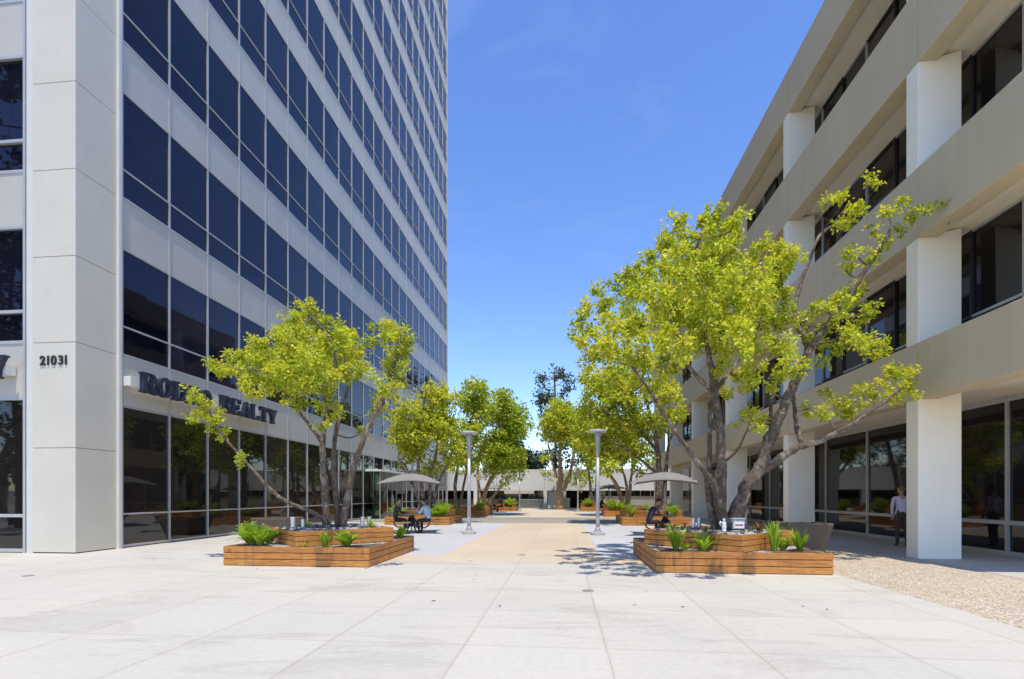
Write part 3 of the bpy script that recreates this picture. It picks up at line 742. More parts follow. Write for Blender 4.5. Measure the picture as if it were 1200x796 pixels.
c2x = [(760,330,22,1.6),(800,330,24,2.0),(840,320,22,2.4),(790,370,24,2.4),(830,380,24,2.4),(740,380,20,1.8),(870,350,22,2.2),(720,400,18,-2.2),(770,400,22,-2.4),(820,360,22,-2.6),(790,320,20,-2.2),(860,390,20,-2.2),(745,350,18,-2.0),(900,360,18,1.8),(880,320,16,-1.8),(690,400,14,-1.6),(800,410,18,-2.8),(800,300,15,-3.5),(850,330,15,-3.5),(900,345,14,-3.3),(928,402,12,-3.0),(990,362,10,-2.8),(760,350,15,-3.3),(832,282,13,-3.1),(870,410,13,-3.4),(720,380,13,-3.0),(1010,400,9,-2.4)]
cl2 = clus(F2, c2, rg, 1.3) + clus(F2-.1, c2b, rg, .55) + [(W(u,v,F2+d), r*(F2+d)/FPX) for u,v,r,d in c2x]
tree('large spreading yellow green tree leaning over the near planter by the white colonnade', 'plaza trees', base2, lr, [(c, r*1.10) for c, r in cl2], .07, 23, M['leaf'], M['bark'], 22)

# --- trees further down the plaza: crowns measured as a few big clumps, filled with sprays
def far_tree(label, fw, base_uv, stems, blobs, n, leaf, dens_, lmat, bmat, seed, zbase=.7, depth=1.4, rmin=5, rmax=14.5, tuft=7):
    dens = dens_*3.7; rr = random.Random(seed); stems = [(p, [q*.72 for q in r_]) for p, r_ in stems]
    bp = W(base_uv[0], base_uv[1], fw); bp.z = zbase
    tot = sum(b[2]*b[3] for b in blobs); cl = []
    for (u, v, ru, rv) in blobs:
        for _ in range(max(2, int(n*ru*rv/tot))):
            a = rr.uniform(0, 2*math.pi); q = rr.random()**.5
            r = rr.uniform(rmin, rmax)
            uu = u+max(0, ru-r*.7)*q*math.cos(a); vv = v+max(0, rv-r*.7)*q*math.sin(a)
            dd = fw + rr.uniform(-1,1)*depth*math.sqrt(max(.05, 1-q*q*.8))
            cl.append((W(uu, vv, dd), r*fw/FPX))
    return tree(label, 'plaza trees', bp, stems, cl, leaf, dens, lmat, bmat, seed, twig=.02*fw/25, tuft=tuft)
f = 27.0
far_tree('bushy yellow green tree behind the two people seated under the tower side umbrella', f, (502,600),
    [limb(f,[(500,606),(494,570),(490,545),(492,500),(498,465)],.20,.05,-.6), limb(f,[(506,606),(512,570),(524,545),(534,520)],.17,.04,.6), limb(f,[(503,606),(505,560),(512,520),(505,480)],.17,.04), limb(f,[(499,606),(486,575),(478,552),(466,535)],.12,.04,-1)],
    [(505,462,26,16),(490,485,30,22),(525,488,24,26),(475,510,18,22),(500,515,30,24),(528,520,22,22),(548,505,8,12),(462,497,6,10),(485,525,16,14),(515,500,28,20),(478,537,13,10),(532,543,12,9),(505,548,12,6)], 136, .17, 3.2, M['leaf'], M['bark'], 31, depth=1.7)
f = 33.0
far_tree('slender mid green tree standing just behind the bushy one near the tower', f, (536,596),
    [limb(f,[(535,602),(534,560),(545,520),(556,470)],.20,.05), limb(f,[(537,602),(545,560),(550,535),(560,510)],.15,.05,.8)],
    [(556,455,14,14),(565,478,16,20),(545,470,12,14),(552,505,16,20),(540,530,12,14),(550,545,9,7)], 56, .21, 2.8, M['leaf_mid'], M['bark'], 32, depth=1.5, zbase=0)
f = 38.0
far_tree('round dense green tree over the farther seated pair on the tower side', f, (566,590),
    [limb(f,[(563,600),(570,572),(582,550),(590,520),(592,490)],.30,.07), limb(f,[(566,600),(560,565),(562,535),(570,510)],.20,.06,1), limb(f,[(568,592),(590,568),(606,552)],.13,.05,-.8)],
    [(590,470,16,14),(603,480,14,14),(578,488,18,20),(598,505,22,24),(575,520,18,20),(610,500,9,16),(590,538,22,16),(606,532,10,12),(578,545,12,10),(590,520,24,16),(600,495,18,16),(574,556,9,8),(608,550,8,8),(592,558,8,7)], 136, .20, 2.8, M['leaf_mid'], M['bark_pale'], 33, depth=2.2)
f = 26.6
far_tree('tall yellow green tree beside the office wall above the nearer grey umbrella', f, (771,600),
    [limb(f,[(770,606),(772,560),(770,520),(760,480),(752,440)],.26,.07,-.6), limb(f,[(777,606),(780,560),(783,525),(795,490)],.20,.06,.6), limb(f,[(771,556),(752,540),(735,528),(715,515)],.13,.05,-1.8), limb(f,[(771,530),(750,505),(725,490),(705,480)],.12,.05,-1.5)],
    [(738,440,36,24),(705,455,26,22),(770,460,22,20),(720,490,34,24),(755,495,30,22),(690,490,18,22),(785,485,18,14),(710,525,26,14),(745,530,24,12),(700,540,12,8),(735,410,20,14),(760,425,18,14),(695,440,16,18),(700,520,24,16),(730,470,30,20),(690,549,14,6),(715,547,18,7),(748,550,10,6)], 180, .17, 3.0, M['leaf'], M['bark'], 34, depth=2.0)
f = 37.0
far_tree('pale trunked forked tree in the third planter on the colonnade side', f, (733,594),
    [limb(f,[(733,599),(724,572),(714,556),(704,540),(698,525)],.24,.07,-.6), limb(f,[(735,599),(734,570),(729,548),(724,525)],.20,.06,.4), limb(f,[(736,599),(739,565),(741,545),(744,520)],.20,.06,.6)],
    [(712,505,26,18),(738,505,20,18),(698,525,18,16),(722,530,24,12),(745,525,14,14),(690,515,10,10),(720,515,26,16),(752,545,7,8),(694,540,10,6)], 108, .20, 2.6, M['leaf_mid'], M['bark_pale'], 35, depth=2.2)
f = 47.5
far_tree('thin dark trunked tree in the farthest planter on the colonnade side', f, (692,588),
    [limb(f,[(694,595),(692,570),(689,545),(688,515)],.24,.07), limb(f,[(698,594),(699,560),(703,530)],.2,.06,.5)],
    [(688,500,20,18),(700,520,18,14),(680,520,12,12),(690,478,14,12)], 34, .26, 2.4, M['leaf_mid'], M['bark'], 36, depth=2)
f = 52.5
far_tree('thick trunked tree with peeling orange bark at the far end of the walkway', f, (657,595),
    [limb(f,[(656,597.5),(655,575),(657,556),(656,535),(660,510),(658,488)],.62,.12), limb(f,[(660,575),(668,556),(672,535),(676,510)],.34,.12,.5), limb(f,[(653,560),(648,545),(642,520)],.2,.1,-.6)],
    [(655,478,14,10),(648,492,16,14),(664,492,16,14),(676,505,14,16),(645,508,9,10),(660,512,14,8),(684,525,8,10),(660,500,22,16),(672,490,12,10),(641,557,4,9),(665,562,6,6),(681,558,8,9),(640,535,5,8)], 92, .25, 2.5, M['leaf'], M['bark_pale'], 37, zbase=0, depth=2.2)

# --- trees behind the low building
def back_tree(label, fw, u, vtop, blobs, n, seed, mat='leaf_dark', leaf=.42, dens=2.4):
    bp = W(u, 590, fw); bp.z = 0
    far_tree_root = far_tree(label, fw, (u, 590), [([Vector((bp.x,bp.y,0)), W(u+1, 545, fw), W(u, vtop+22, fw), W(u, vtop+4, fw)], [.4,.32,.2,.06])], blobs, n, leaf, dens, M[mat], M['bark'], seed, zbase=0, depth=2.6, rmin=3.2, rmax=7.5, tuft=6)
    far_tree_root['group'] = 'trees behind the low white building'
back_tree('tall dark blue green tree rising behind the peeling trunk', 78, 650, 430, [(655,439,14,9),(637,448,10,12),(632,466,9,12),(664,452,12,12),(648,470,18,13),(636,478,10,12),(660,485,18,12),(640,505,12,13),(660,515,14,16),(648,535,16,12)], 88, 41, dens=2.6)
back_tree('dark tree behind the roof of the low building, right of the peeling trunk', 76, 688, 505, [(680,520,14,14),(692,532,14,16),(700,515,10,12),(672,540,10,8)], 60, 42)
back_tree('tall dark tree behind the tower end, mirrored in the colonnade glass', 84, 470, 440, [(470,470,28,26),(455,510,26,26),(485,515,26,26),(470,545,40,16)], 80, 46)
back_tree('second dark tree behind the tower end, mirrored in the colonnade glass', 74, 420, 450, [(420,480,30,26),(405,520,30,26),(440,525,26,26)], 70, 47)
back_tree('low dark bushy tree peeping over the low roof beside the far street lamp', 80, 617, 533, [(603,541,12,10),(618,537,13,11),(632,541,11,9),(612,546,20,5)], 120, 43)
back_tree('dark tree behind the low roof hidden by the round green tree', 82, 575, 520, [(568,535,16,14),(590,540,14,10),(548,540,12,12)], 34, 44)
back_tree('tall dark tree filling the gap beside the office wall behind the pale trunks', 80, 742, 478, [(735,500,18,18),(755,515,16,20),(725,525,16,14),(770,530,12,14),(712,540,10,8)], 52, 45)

# --- clumps of strap leaves and ferns
def blades(n, ln, wd, seed, up=.9, spread=1.0, feather=False):
    rr = random.Random(seed); b = MB()
    for i in range(n):
        a = rr.uniform(0, 2*math.pi); l = ln*rr.uniform(.6,1.15); t = rr.uniform(.12,.9)*spread
        d = Vector((math.cos(a), math.sin(a), 0)); sd = Vector((-d.y, d.x, 0)); p = d*rr.uniform(.0,.07)
        pts = []; th = math.pi/2 - t*.55
        for s in range(6):
            pts.append(p.copy()); p = p + (d*math.cos(th)+Vector((0,0,1))*math.sin(th))*l/5; th -= t*.34
        if not feather:
            ws = [wd*.7, wd, wd*1.05, wd*.85, wd*.55, wd*.06]; tw = rr.uniform(-.5,.5); vs = []
            for q, w_ in zip(pts, ws): 
                s_ = (sd*math.cos(tw)+Vector((0,0,1))*math.sin(tw))*w_*.5
                vs += [q-s_, q+Vector((0,0,-w_*.18)), q+s_]
            fs = []
            for k in range(5): fs += [(3*k,3*k+1,3*k+4,3*k+3),(3*k+1,3*k+2,3*k+5,3*k+4)]
            b.add(vs, fs)
        else:
            for k in range(1, 11):
                u = k/10*5*.98; j = min(4, int(u)); q = pts[j].lerp(pts[j+1], u-j); ax = (pts[min(j+1,5)]-pts[j]).normalized()
                for sg in (-1, 1):
                    L_ = wd*2.1*(1-.75*abs(k/10-.4)); e = q+sd*sg*L_+ax*L_*.6+Vector((0,0,rr.uniform(-.01,.02)))
                    b.add([q-ax*.008, q+ax*.014, e, q+ax*-.004+sd*sg*L_*.5], [(0,1,2,3)])
    return b
PROTO = {}
def protos(key, mats, variants):
    PROTO[key] = []
    for (n, ln, wd, sd, kw) in variants:
        o = blades(n, ln, wd, sd, **kw).build('plant_shape', mats); PROTO[key].append(o.data); bpy.data.objects.remove(o)
protos('strap', M['blade'], [(44,.58,.055,3,dict(spread=.7)), (30,.50,.075,13,dict(spread=.95)), (56,.62,.045,23,dict(spread=.55))])
protos('fern', M['blade'], [(60,.54,.055,4,dict(feather=True, spread=.85)), (44,.60,.065,14,dict(feather=True, spread=1.1)), (70,.46,.05,24,dict(feather=True, spread=.7))])
protos('low', M['blade'], [(26,.26,.04,5,dict(spread=1.3)), (18,.2,.05,15,dict(spread=1.1))])
protos('red', M['blade_red'], [(20,.22,.035,6,dict(spread=1.3)), (26,.2,.045,16,dict(spread=1.0))])
NAMES = dict(strap='strap_leaf_plant', fern='fern', low='low_plant', red='bronze_plant')
CATS = dict(strap='plant', fern='fern', low='plant', red='plant')
def plant(kind, x, y, z, s, label, sd=0, group='plants in the cedar planters'):
    o = bpy.data.objects.new(NAMES[kind], PROTO[kind][sd % len(PROTO[kind])]); COL.objects.link(o)
    o.location = (x, y, z); q = 1+.16*math.sin(sd*4.7); o.scale = (s*q, s*(2-q), s*(.88 if kind == 'fern' else .92)*(1+.15*math.sin(sd*7))); o.rotation_euler = (0, 0, sd*2.4)
    return tag(o, label, CATS[kind], group)
# ------------------------------------------------------------------ two tier cedar planters
def sq(h, o=0): return [(-h+o,-h+o),(h-o,-h+o),(h-o,h-o),(-h+o,h-o)]
def dia(h, o=0): k = h-o*1.414; return [(0,-k),(k,0),(0,k),(-k,0)]
def planter(cx, cy, h, label, hd=None):
    hd = hd or h*.985
    root = empty('cedar_planter', (cx, cy, 0), 0, label, 'planter', 'two tier cedar planters')
    b = MB()
    for i in range(3): b.ring(sq(h), sq(h, .04), .012+i*.137, .012+i*.137+.122)
    b.build('lower_tier', M['wood'], root, bevel=.004)
    b = MB(); b.ring(sq(h-.012), sq(h-.03), .0, .41); b.build('lower_backing', M['dark'], root)
    b = MB()
    for i in range(3): b.ring(dia(hd), dia(hd, .04), .405+i*.112, .405+i*.112+.099)
    b.build('upper_tier', M['wood'], root, bevel=.004)
    b = MB(); b.ring(dia(hd-.016), dia(hd, .03), .395, .73); b.build('upper_backing', M['dark'], root)
    b = MB(); b.prism(sq(h-.041), .1, .392); b.build('gravel', M['gravel'], root)
    b = MB(); b.prism(dia(hd, .041), .41, .715); b.build('upper_gravel', M['gravel'], root)
    # soil pockets in the four corners
    for sx, sy in ((1,1),(1,-1),(-1,1),(-1,-1)):
        b = MB(); q = [(sx*(h-.12), sy*(h-.12)), (sx*(h-.12), sy*.55), (sx*.55, sy*(h-.12))]
        if sx*sy < 0: q = q[::-1]
        b.prism(q, .38, .402); b.build('soil', M['soil'], root)
    rr = random.Random(int(cx*13+cy)); b = MB()
    for i in range(150):
        a = rr.uniform(-1,1)*(hd-.14); c = rr.uniform(-1,1)*(hd-.14)
        if abs(a)+abs(c) > hd-.16: continue
        s = rr.uniform(.02,.055); th = rr.uniform(0,3.1)
        pr = [(s*.55,-s*.4),(s,0),(s*.85,s*.35),(s*.4,s*.62)]
        n0 = len(b.v); b.lathe(pr, 7, (0,0,0)); ex = rr.uniform(.8,1.5)
        b.v[n0:] = [(a+p[0]*ex*math.cos(th)-p[1]*math.sin(th), c+p[0]*ex*math.sin(th)+p[1]*math.cos(th), .725+p[2]*.8) for p in b.v[n0:]]
    o = b.build('cobbles', M['rock'], root, smooth=True); o['kind'] = 'stuff'
    return root
PL = [(-5.60, 11.80, 1.60, 'near cedar planter below the tower letters'), (3.38, 11.72, 1.62, 'near cedar planter holding the largest tree by the colonnade'),
      (-7.3, 26.5, 1.65, 'second cedar planter on the tower side, behind the seated pair'), (4.45, 27.0, 1.62, 'second cedar planter on the colonnade side, behind the nearer grey umbrella'),
      (-7.05, 37.0, 1.65, 'third cedar planter on the tower side, beside the far seated pair'), (4.4, 37.0, 1.65, 'third cedar planter on the colonnade side, under the pale forked trunks'),
      (-5.9, 47.5, 1.6, 'farthest cedar planter on the tower side, beside the far lamp'), (3.1, 48.2, 1.6, 'farthest cedar planter on the colonnade side, by the dark garage opening')]
for cx, cy, h, lab in PL: planter(cx, cy, h, lab)
zs_, zu_ = .395, .73
pp = [  # kind, x, y, z, scale, label
 ('fern',-6.82,10.60,zs_,.82,'bushy fern at the front corner of the tower side near planter'),
 ('fern',-6.55,10.50,zs_,.72,'smaller fern next to the bushy one in the tower side near planter'),
 ('fern',-6.62,10.95,zs_,.7,'small fern tucked behind the bushy one in the tower side near planter'),
 ('low',-5.5,10.38,zs_,.8,'low green plant in the front soil of the tower side near planter'),
 ('strap',-5.05,10.42,zs_,.62,'small dark strap leaved plant mid front of the tower side near planter'),
 ('fern',-4.62,10.52,zs_,.82,'bright fern at the walkway side front corner of the tower side near planter'),
 ('strap',-4.22,12.9,zs_,.9,'tall strap leaved plant at the rear corner of the tower side near planter'),
 ('fern',-6.85,13.0,zs_,.9,'fern at the rear wall side corner of the tower side near planter'),
 ('strap',2.22,10.48,zs_,.98,'dark upright strap leaved plant in the walkway side front corner of the big tree planter'),
 ('strap',2.72,10.40,zs_,.88,'bright upright strap leaved plant beside the darker one in the big tree planter'),
 ('strap',4.10,10.52,zs_,.92,'wide bright strap leaved plant in the colonnade side front corner of the big tree planter'),
 ('strap',4.62,10.60,zs_,.75,'low dark strap leaved plant at the end of the big tree planter'),
 ('low',2.45,10.75,zs_,.9,'low green plant between the two upright clumps of the big tree planter'),
 ('fern',4.35,10.72,zs_,.6,'small fern between the bright and dark clumps of the big tree planter'),
 ('fern',4.6,12.9,zs_,.8,'fern at the rear colonnade corner of the big tree planter'),
 ('red',2.35,11.6,zu_,1.1,'bronze leaved plant in the upper tier of the big tree planter, walkway side'),
 ('red',2.95,11.1,zu_,.9,'small bronze leaved plant near the front of the big tree planter upper tier'),
 ('red',4.2,11.5,zu_,1.0,'bronze leaved plant in the upper tier behind the floodlight'),
 ('low',4.62,11.75,zu_,.8,'low green plant at the colonnade point of the big tree planter'),
 ('low',-4.6,11.9,zu_,.8,'low green plant among the cobbles of the tower side near planter'),
 ('low',-6.5,12.2,zu_,.7,'low plant on the wall side of the tower side near planter'),
 ('fern',-6.1,25.3,zs_,1.35,'fern in the front corner of the second tower side planter'),
 ('fern',-6.5,25.2,zs_,1.1,'second fern in the front corner of the second tower side planter'),
 ('fern',-8.4,25.3,zs_,1.35,'fern behind the dark jacket person in the second tower side planter'),
 ('strap',-5.95,27.8,zs_,1.3,'strap leaved clump at the rear of the second tower side planter'),
 ('fern',5.3,25.8,zs_,1.3,'bright fern beside the umbrella pole in the second colonnade side planter'),
 ('strap',3.3,25.8,zs_,1.2,'dark strap leaved clump in the walkway corner of the second colonnade side planter'),
 ('fern',5.6,28.2,zs_,1.1,'fern at the back of the second colonnade side planter'),
 ('fern',3.3,35.8,zs_,1.5,'bright fern in the front corner of the third colonnade side planter'),
 ('fern',3.9,35.6,zs_,1.3,'second fern in the front of the third colonnade side planter'),
 ('strap',5.6,35.8,zs_,1.2,'strap leaved clump in the third colonnade side planter'),
 ('fern',-5.9,35.8,zs_,1.5,'fern in the front corner of the third tower side planter'),
 ('strap',-8.2,35.9,zs_,1.4,'strap leaved clump in the third tower side planter'),
 ('fern',-4.9,46.4,zs_,1.6,'fern in the farthest tower side planter'),
 ('strap',-6.9,46.4,zs_,1.5,'strap leaved clump in the farthest tower side planter'),
 ('fern',2.1,47.1,zs_,1.5,'fern in the farthest colonnade side planter'),
 ('strap',4.0,47.0,zs_,1.5,'strap leaved clump in the farthest colonnade side planter')]
for i, (k, x, y, z, s, lab) in enumerate(pp): plant(k, x, y, z, s, lab, i+1)
rr = random.Random(77); b = MB()
for i in range(45):
    cx, cy = rr.choice(((-5.6,11.8),(3.4,11.7),(3.4,11.7),(-1,8)))
    x, y = cx+rr.gauss(0,2.6), cy+rr.gauss(-.6,2.0)
    if any(abs(x-a)<h+.03 and abs(y-c)<h+.03 for a, c, h, _ in PL) or x < -11.5 or y > 12.2 or y < 6.5: continue
    a = rr.uniform(0,6.28); l = rr.uniform(.02,.05); c, s = math.cos(a)*l, math.sin(a)*l; z = .006
    b.add([(x-c,y-s,z),(x+s*.4,y-c*.4,z+.006),(x+c,y+s,z+.004),(x-s*.4,y+c*.4,z)], [(0,1,2,3)])
tag(b.build('fallen_leaves', M['blade_red']), 'few dry leaves scattered on the paving around the near planters', kind='stuff')
# ------------------------------------------------------------------ small lights and ornament in the planters
def spot(x, y, z, s, rz, label):
    r = empty('uplight', (x, y, z), rz, label, 'garden light', 'steel uplights in the planters')
    b = MB(); b.lathe([(.048,0),(.052,.01),(.052,.20),(.058,.205),(.058,.235),(.046,.235),(.044,.22)], 18); o = b.build('housing', M['chrome'], r, smooth=False)
    b = MB(); b.lathe([(.008,.0),(.043,.0),(.043,.004)], 16, (0,0,.214)); b.build('lens', M['black'], r)
    b = MB(); b.lathe([(.02,-.05),(.02,0)], 10); b.build('stake', M['black'], r)
    r.scale = (s,s,s); return r
spot(-6.28,11.35,.745,1,0,'taller steel uplight left of the trunks in the tower side near planter')
spot(-6.12,11.5,.735,.8,0,'shorter steel uplight beside the taller one in the tower side near planter')
spot(-4.93,12.15,.735,.95,0,'steel uplight on the walkway side of the trunks near the tower')
spot(-4.80,12.25,.735,.95,0,'steel uplight next to its twin by the walkway side trunk near the tower')
spot(3.00,12.30,.735,.95,0,'steel uplight behind the bronze plant under the largest tree')
spot(3.14,12.35,.735,.95,0,'second steel uplight under the largest tree, next to its twin')
fg = W(848.5, 618, 10.75)
r = empty('garden_figurine', (fg.x, fg.y, .735), .4, 'small white garden figurine standing in front of the largest trunk', 'ornament')
b = MB(); b.lathe([(.045,0),(.05,.02),(.035,.03),(.045,.06),(.05,.10),(.038,.15),(.045,.18),(.022,.205),(.018,.22)], 16); b.build('robe', M['white'], r, smooth=True)
b = MB(); b.lathe([(.004,.205),(.024,.215),(.032,.24),(.026,.265),(.004,.275)], 14); b.build('head', M['white'], r, smooth=True)
for sg in (-1, 1):
    b = MB(); b.tube([(sg*.02,.03,.16),(sg*.055,.05,.20),(sg*.075,.045,.17),(sg*.05,.03,.11)], [.012,.02,.016,.006], 8); b.build('wing', M['white'], r, smooth=True)
fl = W(865.5, 619, 10.7)
r = empty('floodlight', (fl.x, fl.y, .735), RAD(6), 'grey box floodlight with a printed white label under the largest tree', 'garden light')
b = MB(); b.box(-.125,.125,-.02,.15,.05,.255); b.build('housing', M['post'], r, bevel=.012)
b = MB(); b.box(-.14,.14,-.035,.165,.257,.275); b.build('visor', M['post'], r, bevel=.004)
b = MB(); b.box(-.10,.10,-.026,-.0205,.07,.20); o = b.build('label_plate', M['white'], r)
b = MB(); b.box(-.085,.085,-.029,-.0265,.12,.15); b.build('red_stripe', M['red'], o)
for sg in (-1, 1):
    b = MB(); b.box(sg*.135-.006, sg*.135+.006, .04,.075,0,.2); b.build('bracket', M['black'], r)
# ------------------------------------------------------------------ big pots
def pot(x, y, s, h, rz, label):
    r = empty('square_pot', (x, y, 0), rz, label, 'pot', 'large tapered square pots')
    b = MB(); t, q = s, s*.74
    def ringz(a, c, z0, z1, o0, o1):
        vs=[(-a,-a,z0),(a,-a,z0),(a,a,z0),(-a,a,z0),(-c,-c,z1),(c,-c,z1),(c,c,z1),(-c,c,z1)]
        b.add(vs,[(0,1,5,4),(1,2,6,5),(2,3,7,6),(3,0,4,7),(3,2,1,0)])
    ringz(q, t, 0, h-.06, 0, 0); b.ring(sq(t), sq(t,.06), h-.06, h); b.build('shell', M['pot'], r, bevel=.012)
    b = MB(); b.prism(sq(t-.062), h-.16, h-.08); b.build('soil', M['soil'], r); return r
pot(-10.55, 18.0, .66, .66, 0, 'brown grey square pot between the tower glass and the near planter')
pot(6.32, 14.45, .56, .76, 0, 'brown grey square pot behind the planter, before the white columns')
# ------------------------------------------------------------------ lamp posts
lamp_rows = [(-3.62,19.35,'street lamp by the seated pair on the tower side of the walkway'), (1.25,19.3,'street lamp by the navy jacket man on the colonnade side of the walkway'),
             (-4.02,46.4,'far street lamp in front of the white building, tower side'), (1.22,45.5,'far street lamp near the peeling trunk, colonnade side')]
def lamp(x, y, label):
    r = empty('street_lamp', (x, y, 0), 0, label, 'street lamp', 'street lamps along the walkway')
    b = MB(); b.lathe([(.27,0),(.27,.09),(.25,.11),(.02,.11)], 28); b.build('footing', M['footing'], r)
    b = MB(); b.lathe([(.16,.112),(.16,.15),(.11,.16),(.10,.26),(.085,.28),(.02,.28)], 24); b.build('base_flange', M['post'], r, smooth=False)
    b = MB(); b.tube([(0,0,.27),(0,0,1.6),(0,0,2.9)], [.072,.066,.062], 20); b.build('pole', M['post'], r, smooth=True)
    b = MB(); b.lathe([(.063,2.895),(.075,3.2),(.105,3.6),(.125,3.80),(.11,3.815)], 24); b.build('lamp_housing', M['post'], r, smooth=True)
    b = MB(); b.lathe([(.02,3.82),(.29,3.822),(.335,3.85),(.335,3.875),(.26,3.915),(.10,3.945),(.004,3.95)], 32); b.build('lamp_disc', M['post'], r, smooth=False)
    b = MB(); b.box(-.045,.045,-.085,-.068,.45,.66); b.build('hand_hole_cover', M['post'], r)
    for k in range(4):
        a = math.pi/4+k*math.pi/2; b = MB(); b.lathe([(.014,.15),(.014,.19),(.004,.19)], 8, (.135*math.cos(a), .135*math.sin(a), 0)); b.build('bolt', M['post'], r)
    return r
for a in lamp_rows: lamp(*a)
# ------------------------------------------------------------------ umbrellas and picnic tables
def umbrella(x, y, rz, s, label):
    r = empty('umbrella', (x, y, 0), rz, label, 'umbrella', 'grey square umbrellas over the tables')
    h = 1.22*s; n = 16; b = MB(); vs = []
    def zz(a, c):
        e = max(abs(a), abs(c)); q = min(abs(a), abs(c))/(e+1e-6)
        return 2.33 - .30*e**1.7 - .12*e*e*(1-(2*min(q, 1))**1)*0 - .13*e*e*(q**2)
    def pull(a, c):
        # edges of the cloth curve inwards between the four corners
        e = max(abs(a), abs(c)); q = min(abs(a), abs(c))/(e+1e-6); k = 1-.24*e*e*(1-q*q); return a*k*h, c*k*h
    for up in (0, 1):
        for i in range(n+1):
            for j in range(n+1):
                a, c = -1+2*i/n, -1+2*j/n; X, Y = pull(a, c); vs.append((X, Y, zz(a, c)+up*.006))
    m = (n+1)**2; fs = []
    for i in range(n):
        for j in range(n):
            q = i*(n+1)+j; fs += [(q, q+1, q+n+2, q+n+1), (m+q, m+q+n+1, m+q+n+2, m+q+1)]
    for k in range(n):
        for q0, q1 in (((k)*(n+1), (k+1)*(n+1)), (k*(n+1)+n, (k+1)*(n+1)+n), (k, k+1), (n*(n+1)+k, n*(n+1)+k+1)): fs.append((q0, q1, m+q1, m+q0))
    b.add(vs, fs); b.build('canopy', M['canvas'], r, smooth=True)
    for sx, sy in ((1,1),(1,-1),(-1,1),(-1,-1)):
        P = []
        for k in range(8): e = k/7; X, Y = pull(sx*e, sy*e); P.append((X, Y, zz(e, e)-.018))
        b = MB(); b.tube(P, [.013]*8, 6); b.build('rib', M['black'], r)
    b = MB(); b.lathe([(.03,2.27),(.05,2.29),(.05,2.33),(.02,2.37),(.015,2.41),(.004,2.42)], 14); b.build('finial', M['black'], r)
    b = MB(); b.lathe([(.055,1.93),(.055,2.0),(.03,2.02)], 14); b.build('hub', M['black'], r)
    b = MB(); b.tube([(0,0,.02),(0,0,2.28)], [.024,.024], 12); b.build('pole', M['post'], r, smooth=True)
    return r
def picnic(x, y, rz, label):
    r = empty('picnic_table', (x, y, 0), rz, label, 'table', 'picnic tables with fixed seats')
    b = MB(); b.ring([(.46*math.cos(t),.46*math.sin(t)) for t in [2*math.pi*k/32 for k in range(32)]], [(.03*math.cos(t),.03*math.sin(t)) for t in [2*math.pi*k/32 for k in range(32)]], .72, .75); b.build('table_top', M['table'], r, bevel=.006)
    for k in range(4):
        a = k*math.pi/2; c, s = math.cos(a), math.sin(a)
        b = MB(); b.lathe([(.03,.425),(.17,.43),(.19,.445),(.185,.462),(.02,.465)], 22, (.72*c,.72*s,0)); b.build('seat', M['table'], r)
        b = MB(); b.tube([(.09*c,.09*s,.60),(.26*c,.26*s,.28),(.50*c,.50*s,.20),(.68*c,.68*s,.30),(.72*c,.72*s,.424)], [.028]*5, 10); b.build('seat_arm', M['black'], r, smooth=True)
        a2 = a+math.pi/4; c, s = math.cos(a2), math.sin(a2)
        b = MB(); b.tube([(.07*c,.07*s,.70),(.12*c,.12*s,.36),(.42*c,.42*s,.03)], [.03,.032,.03], 10); b.build('leg', M['black'], r, smooth=True)
    b = MB(); b.ring([(.085*math.cos(t),.085*math.sin(t)) for t in [2*math.pi*k/20 for k in range(20)]], [(.03*math.cos(t),.03*math.sin(t)) for t in [2*math.pi*k/20 for k in range(20)]], .26, .715); b.build('pedestal', M['black'], r)
    return r
TB = [(-5.95,19.6,'on the tower side where two people sit'), (3.72,19.4,'behind the big tree planter where the navy jacket man sits'), (-5.95,43.6,'at the far end on the tower side'), (3.55,41.5,'at the far end on the colonnade side')]
RZ = [.25, -.2, .1, .3]
for (x, y, lab), rz in zip(TB, RZ):
    umbrella(x, y, rz, 1.0, 'grey cloth umbrella ' + lab); picnic(x, y, 0, 'dark round picnic table ' + lab)
# ------------------------------------------------------------------ people
def skin_mesh(verts, edges, radii, root_i=0, sub=1):
    me = bpy.data.meshes.new('body'); me.from_pydata([tuple(v) for v in verts], edges, [])
    o = bpy.data.objects.new('body', me); COL.objects.link(o)
    o.modifiers.new('skin', 'SKIN').use_smooth_shade = True
    for i, d in enumerate(me.skin_vertices[0].data):
        r = radii[i]; d.radius = r if isinstance(r, tuple) else (r, r); d.use_root = (i == root_i)
    s = o.modifiers.new('sub', 'SUBSURF'); s.levels = s.render_levels = sub
    dg = bpy.context.evaluated_depsgraph_get(); res = bpy.data.meshes.new_from_object(o.evaluated_get(dg))
    bpy.data.objects.remove(o); return res
def uv_ball(b, c, r, seg=16, rings=10, rot=None):
    vs = []; c = Vector(c)
    for i in range(rings+1):
        t = math.pi*i/rings
        for j in range(seg):
            p = 2*math.pi*j/seg; q = Vector((math.sin(t)*math.cos(p)*r[0], math.sin(t)*math.sin(p)*r[1], math.cos(t)*r[2]))
            vs.append(c + (rot @ q if rot else q))
    b.add(vs, [(i*seg+j, (i+1)*seg+j, (i+1)*seg+(j+1)%seg, i*seg+(j+1)%seg) for i in range(rings) for j in range(seg)])
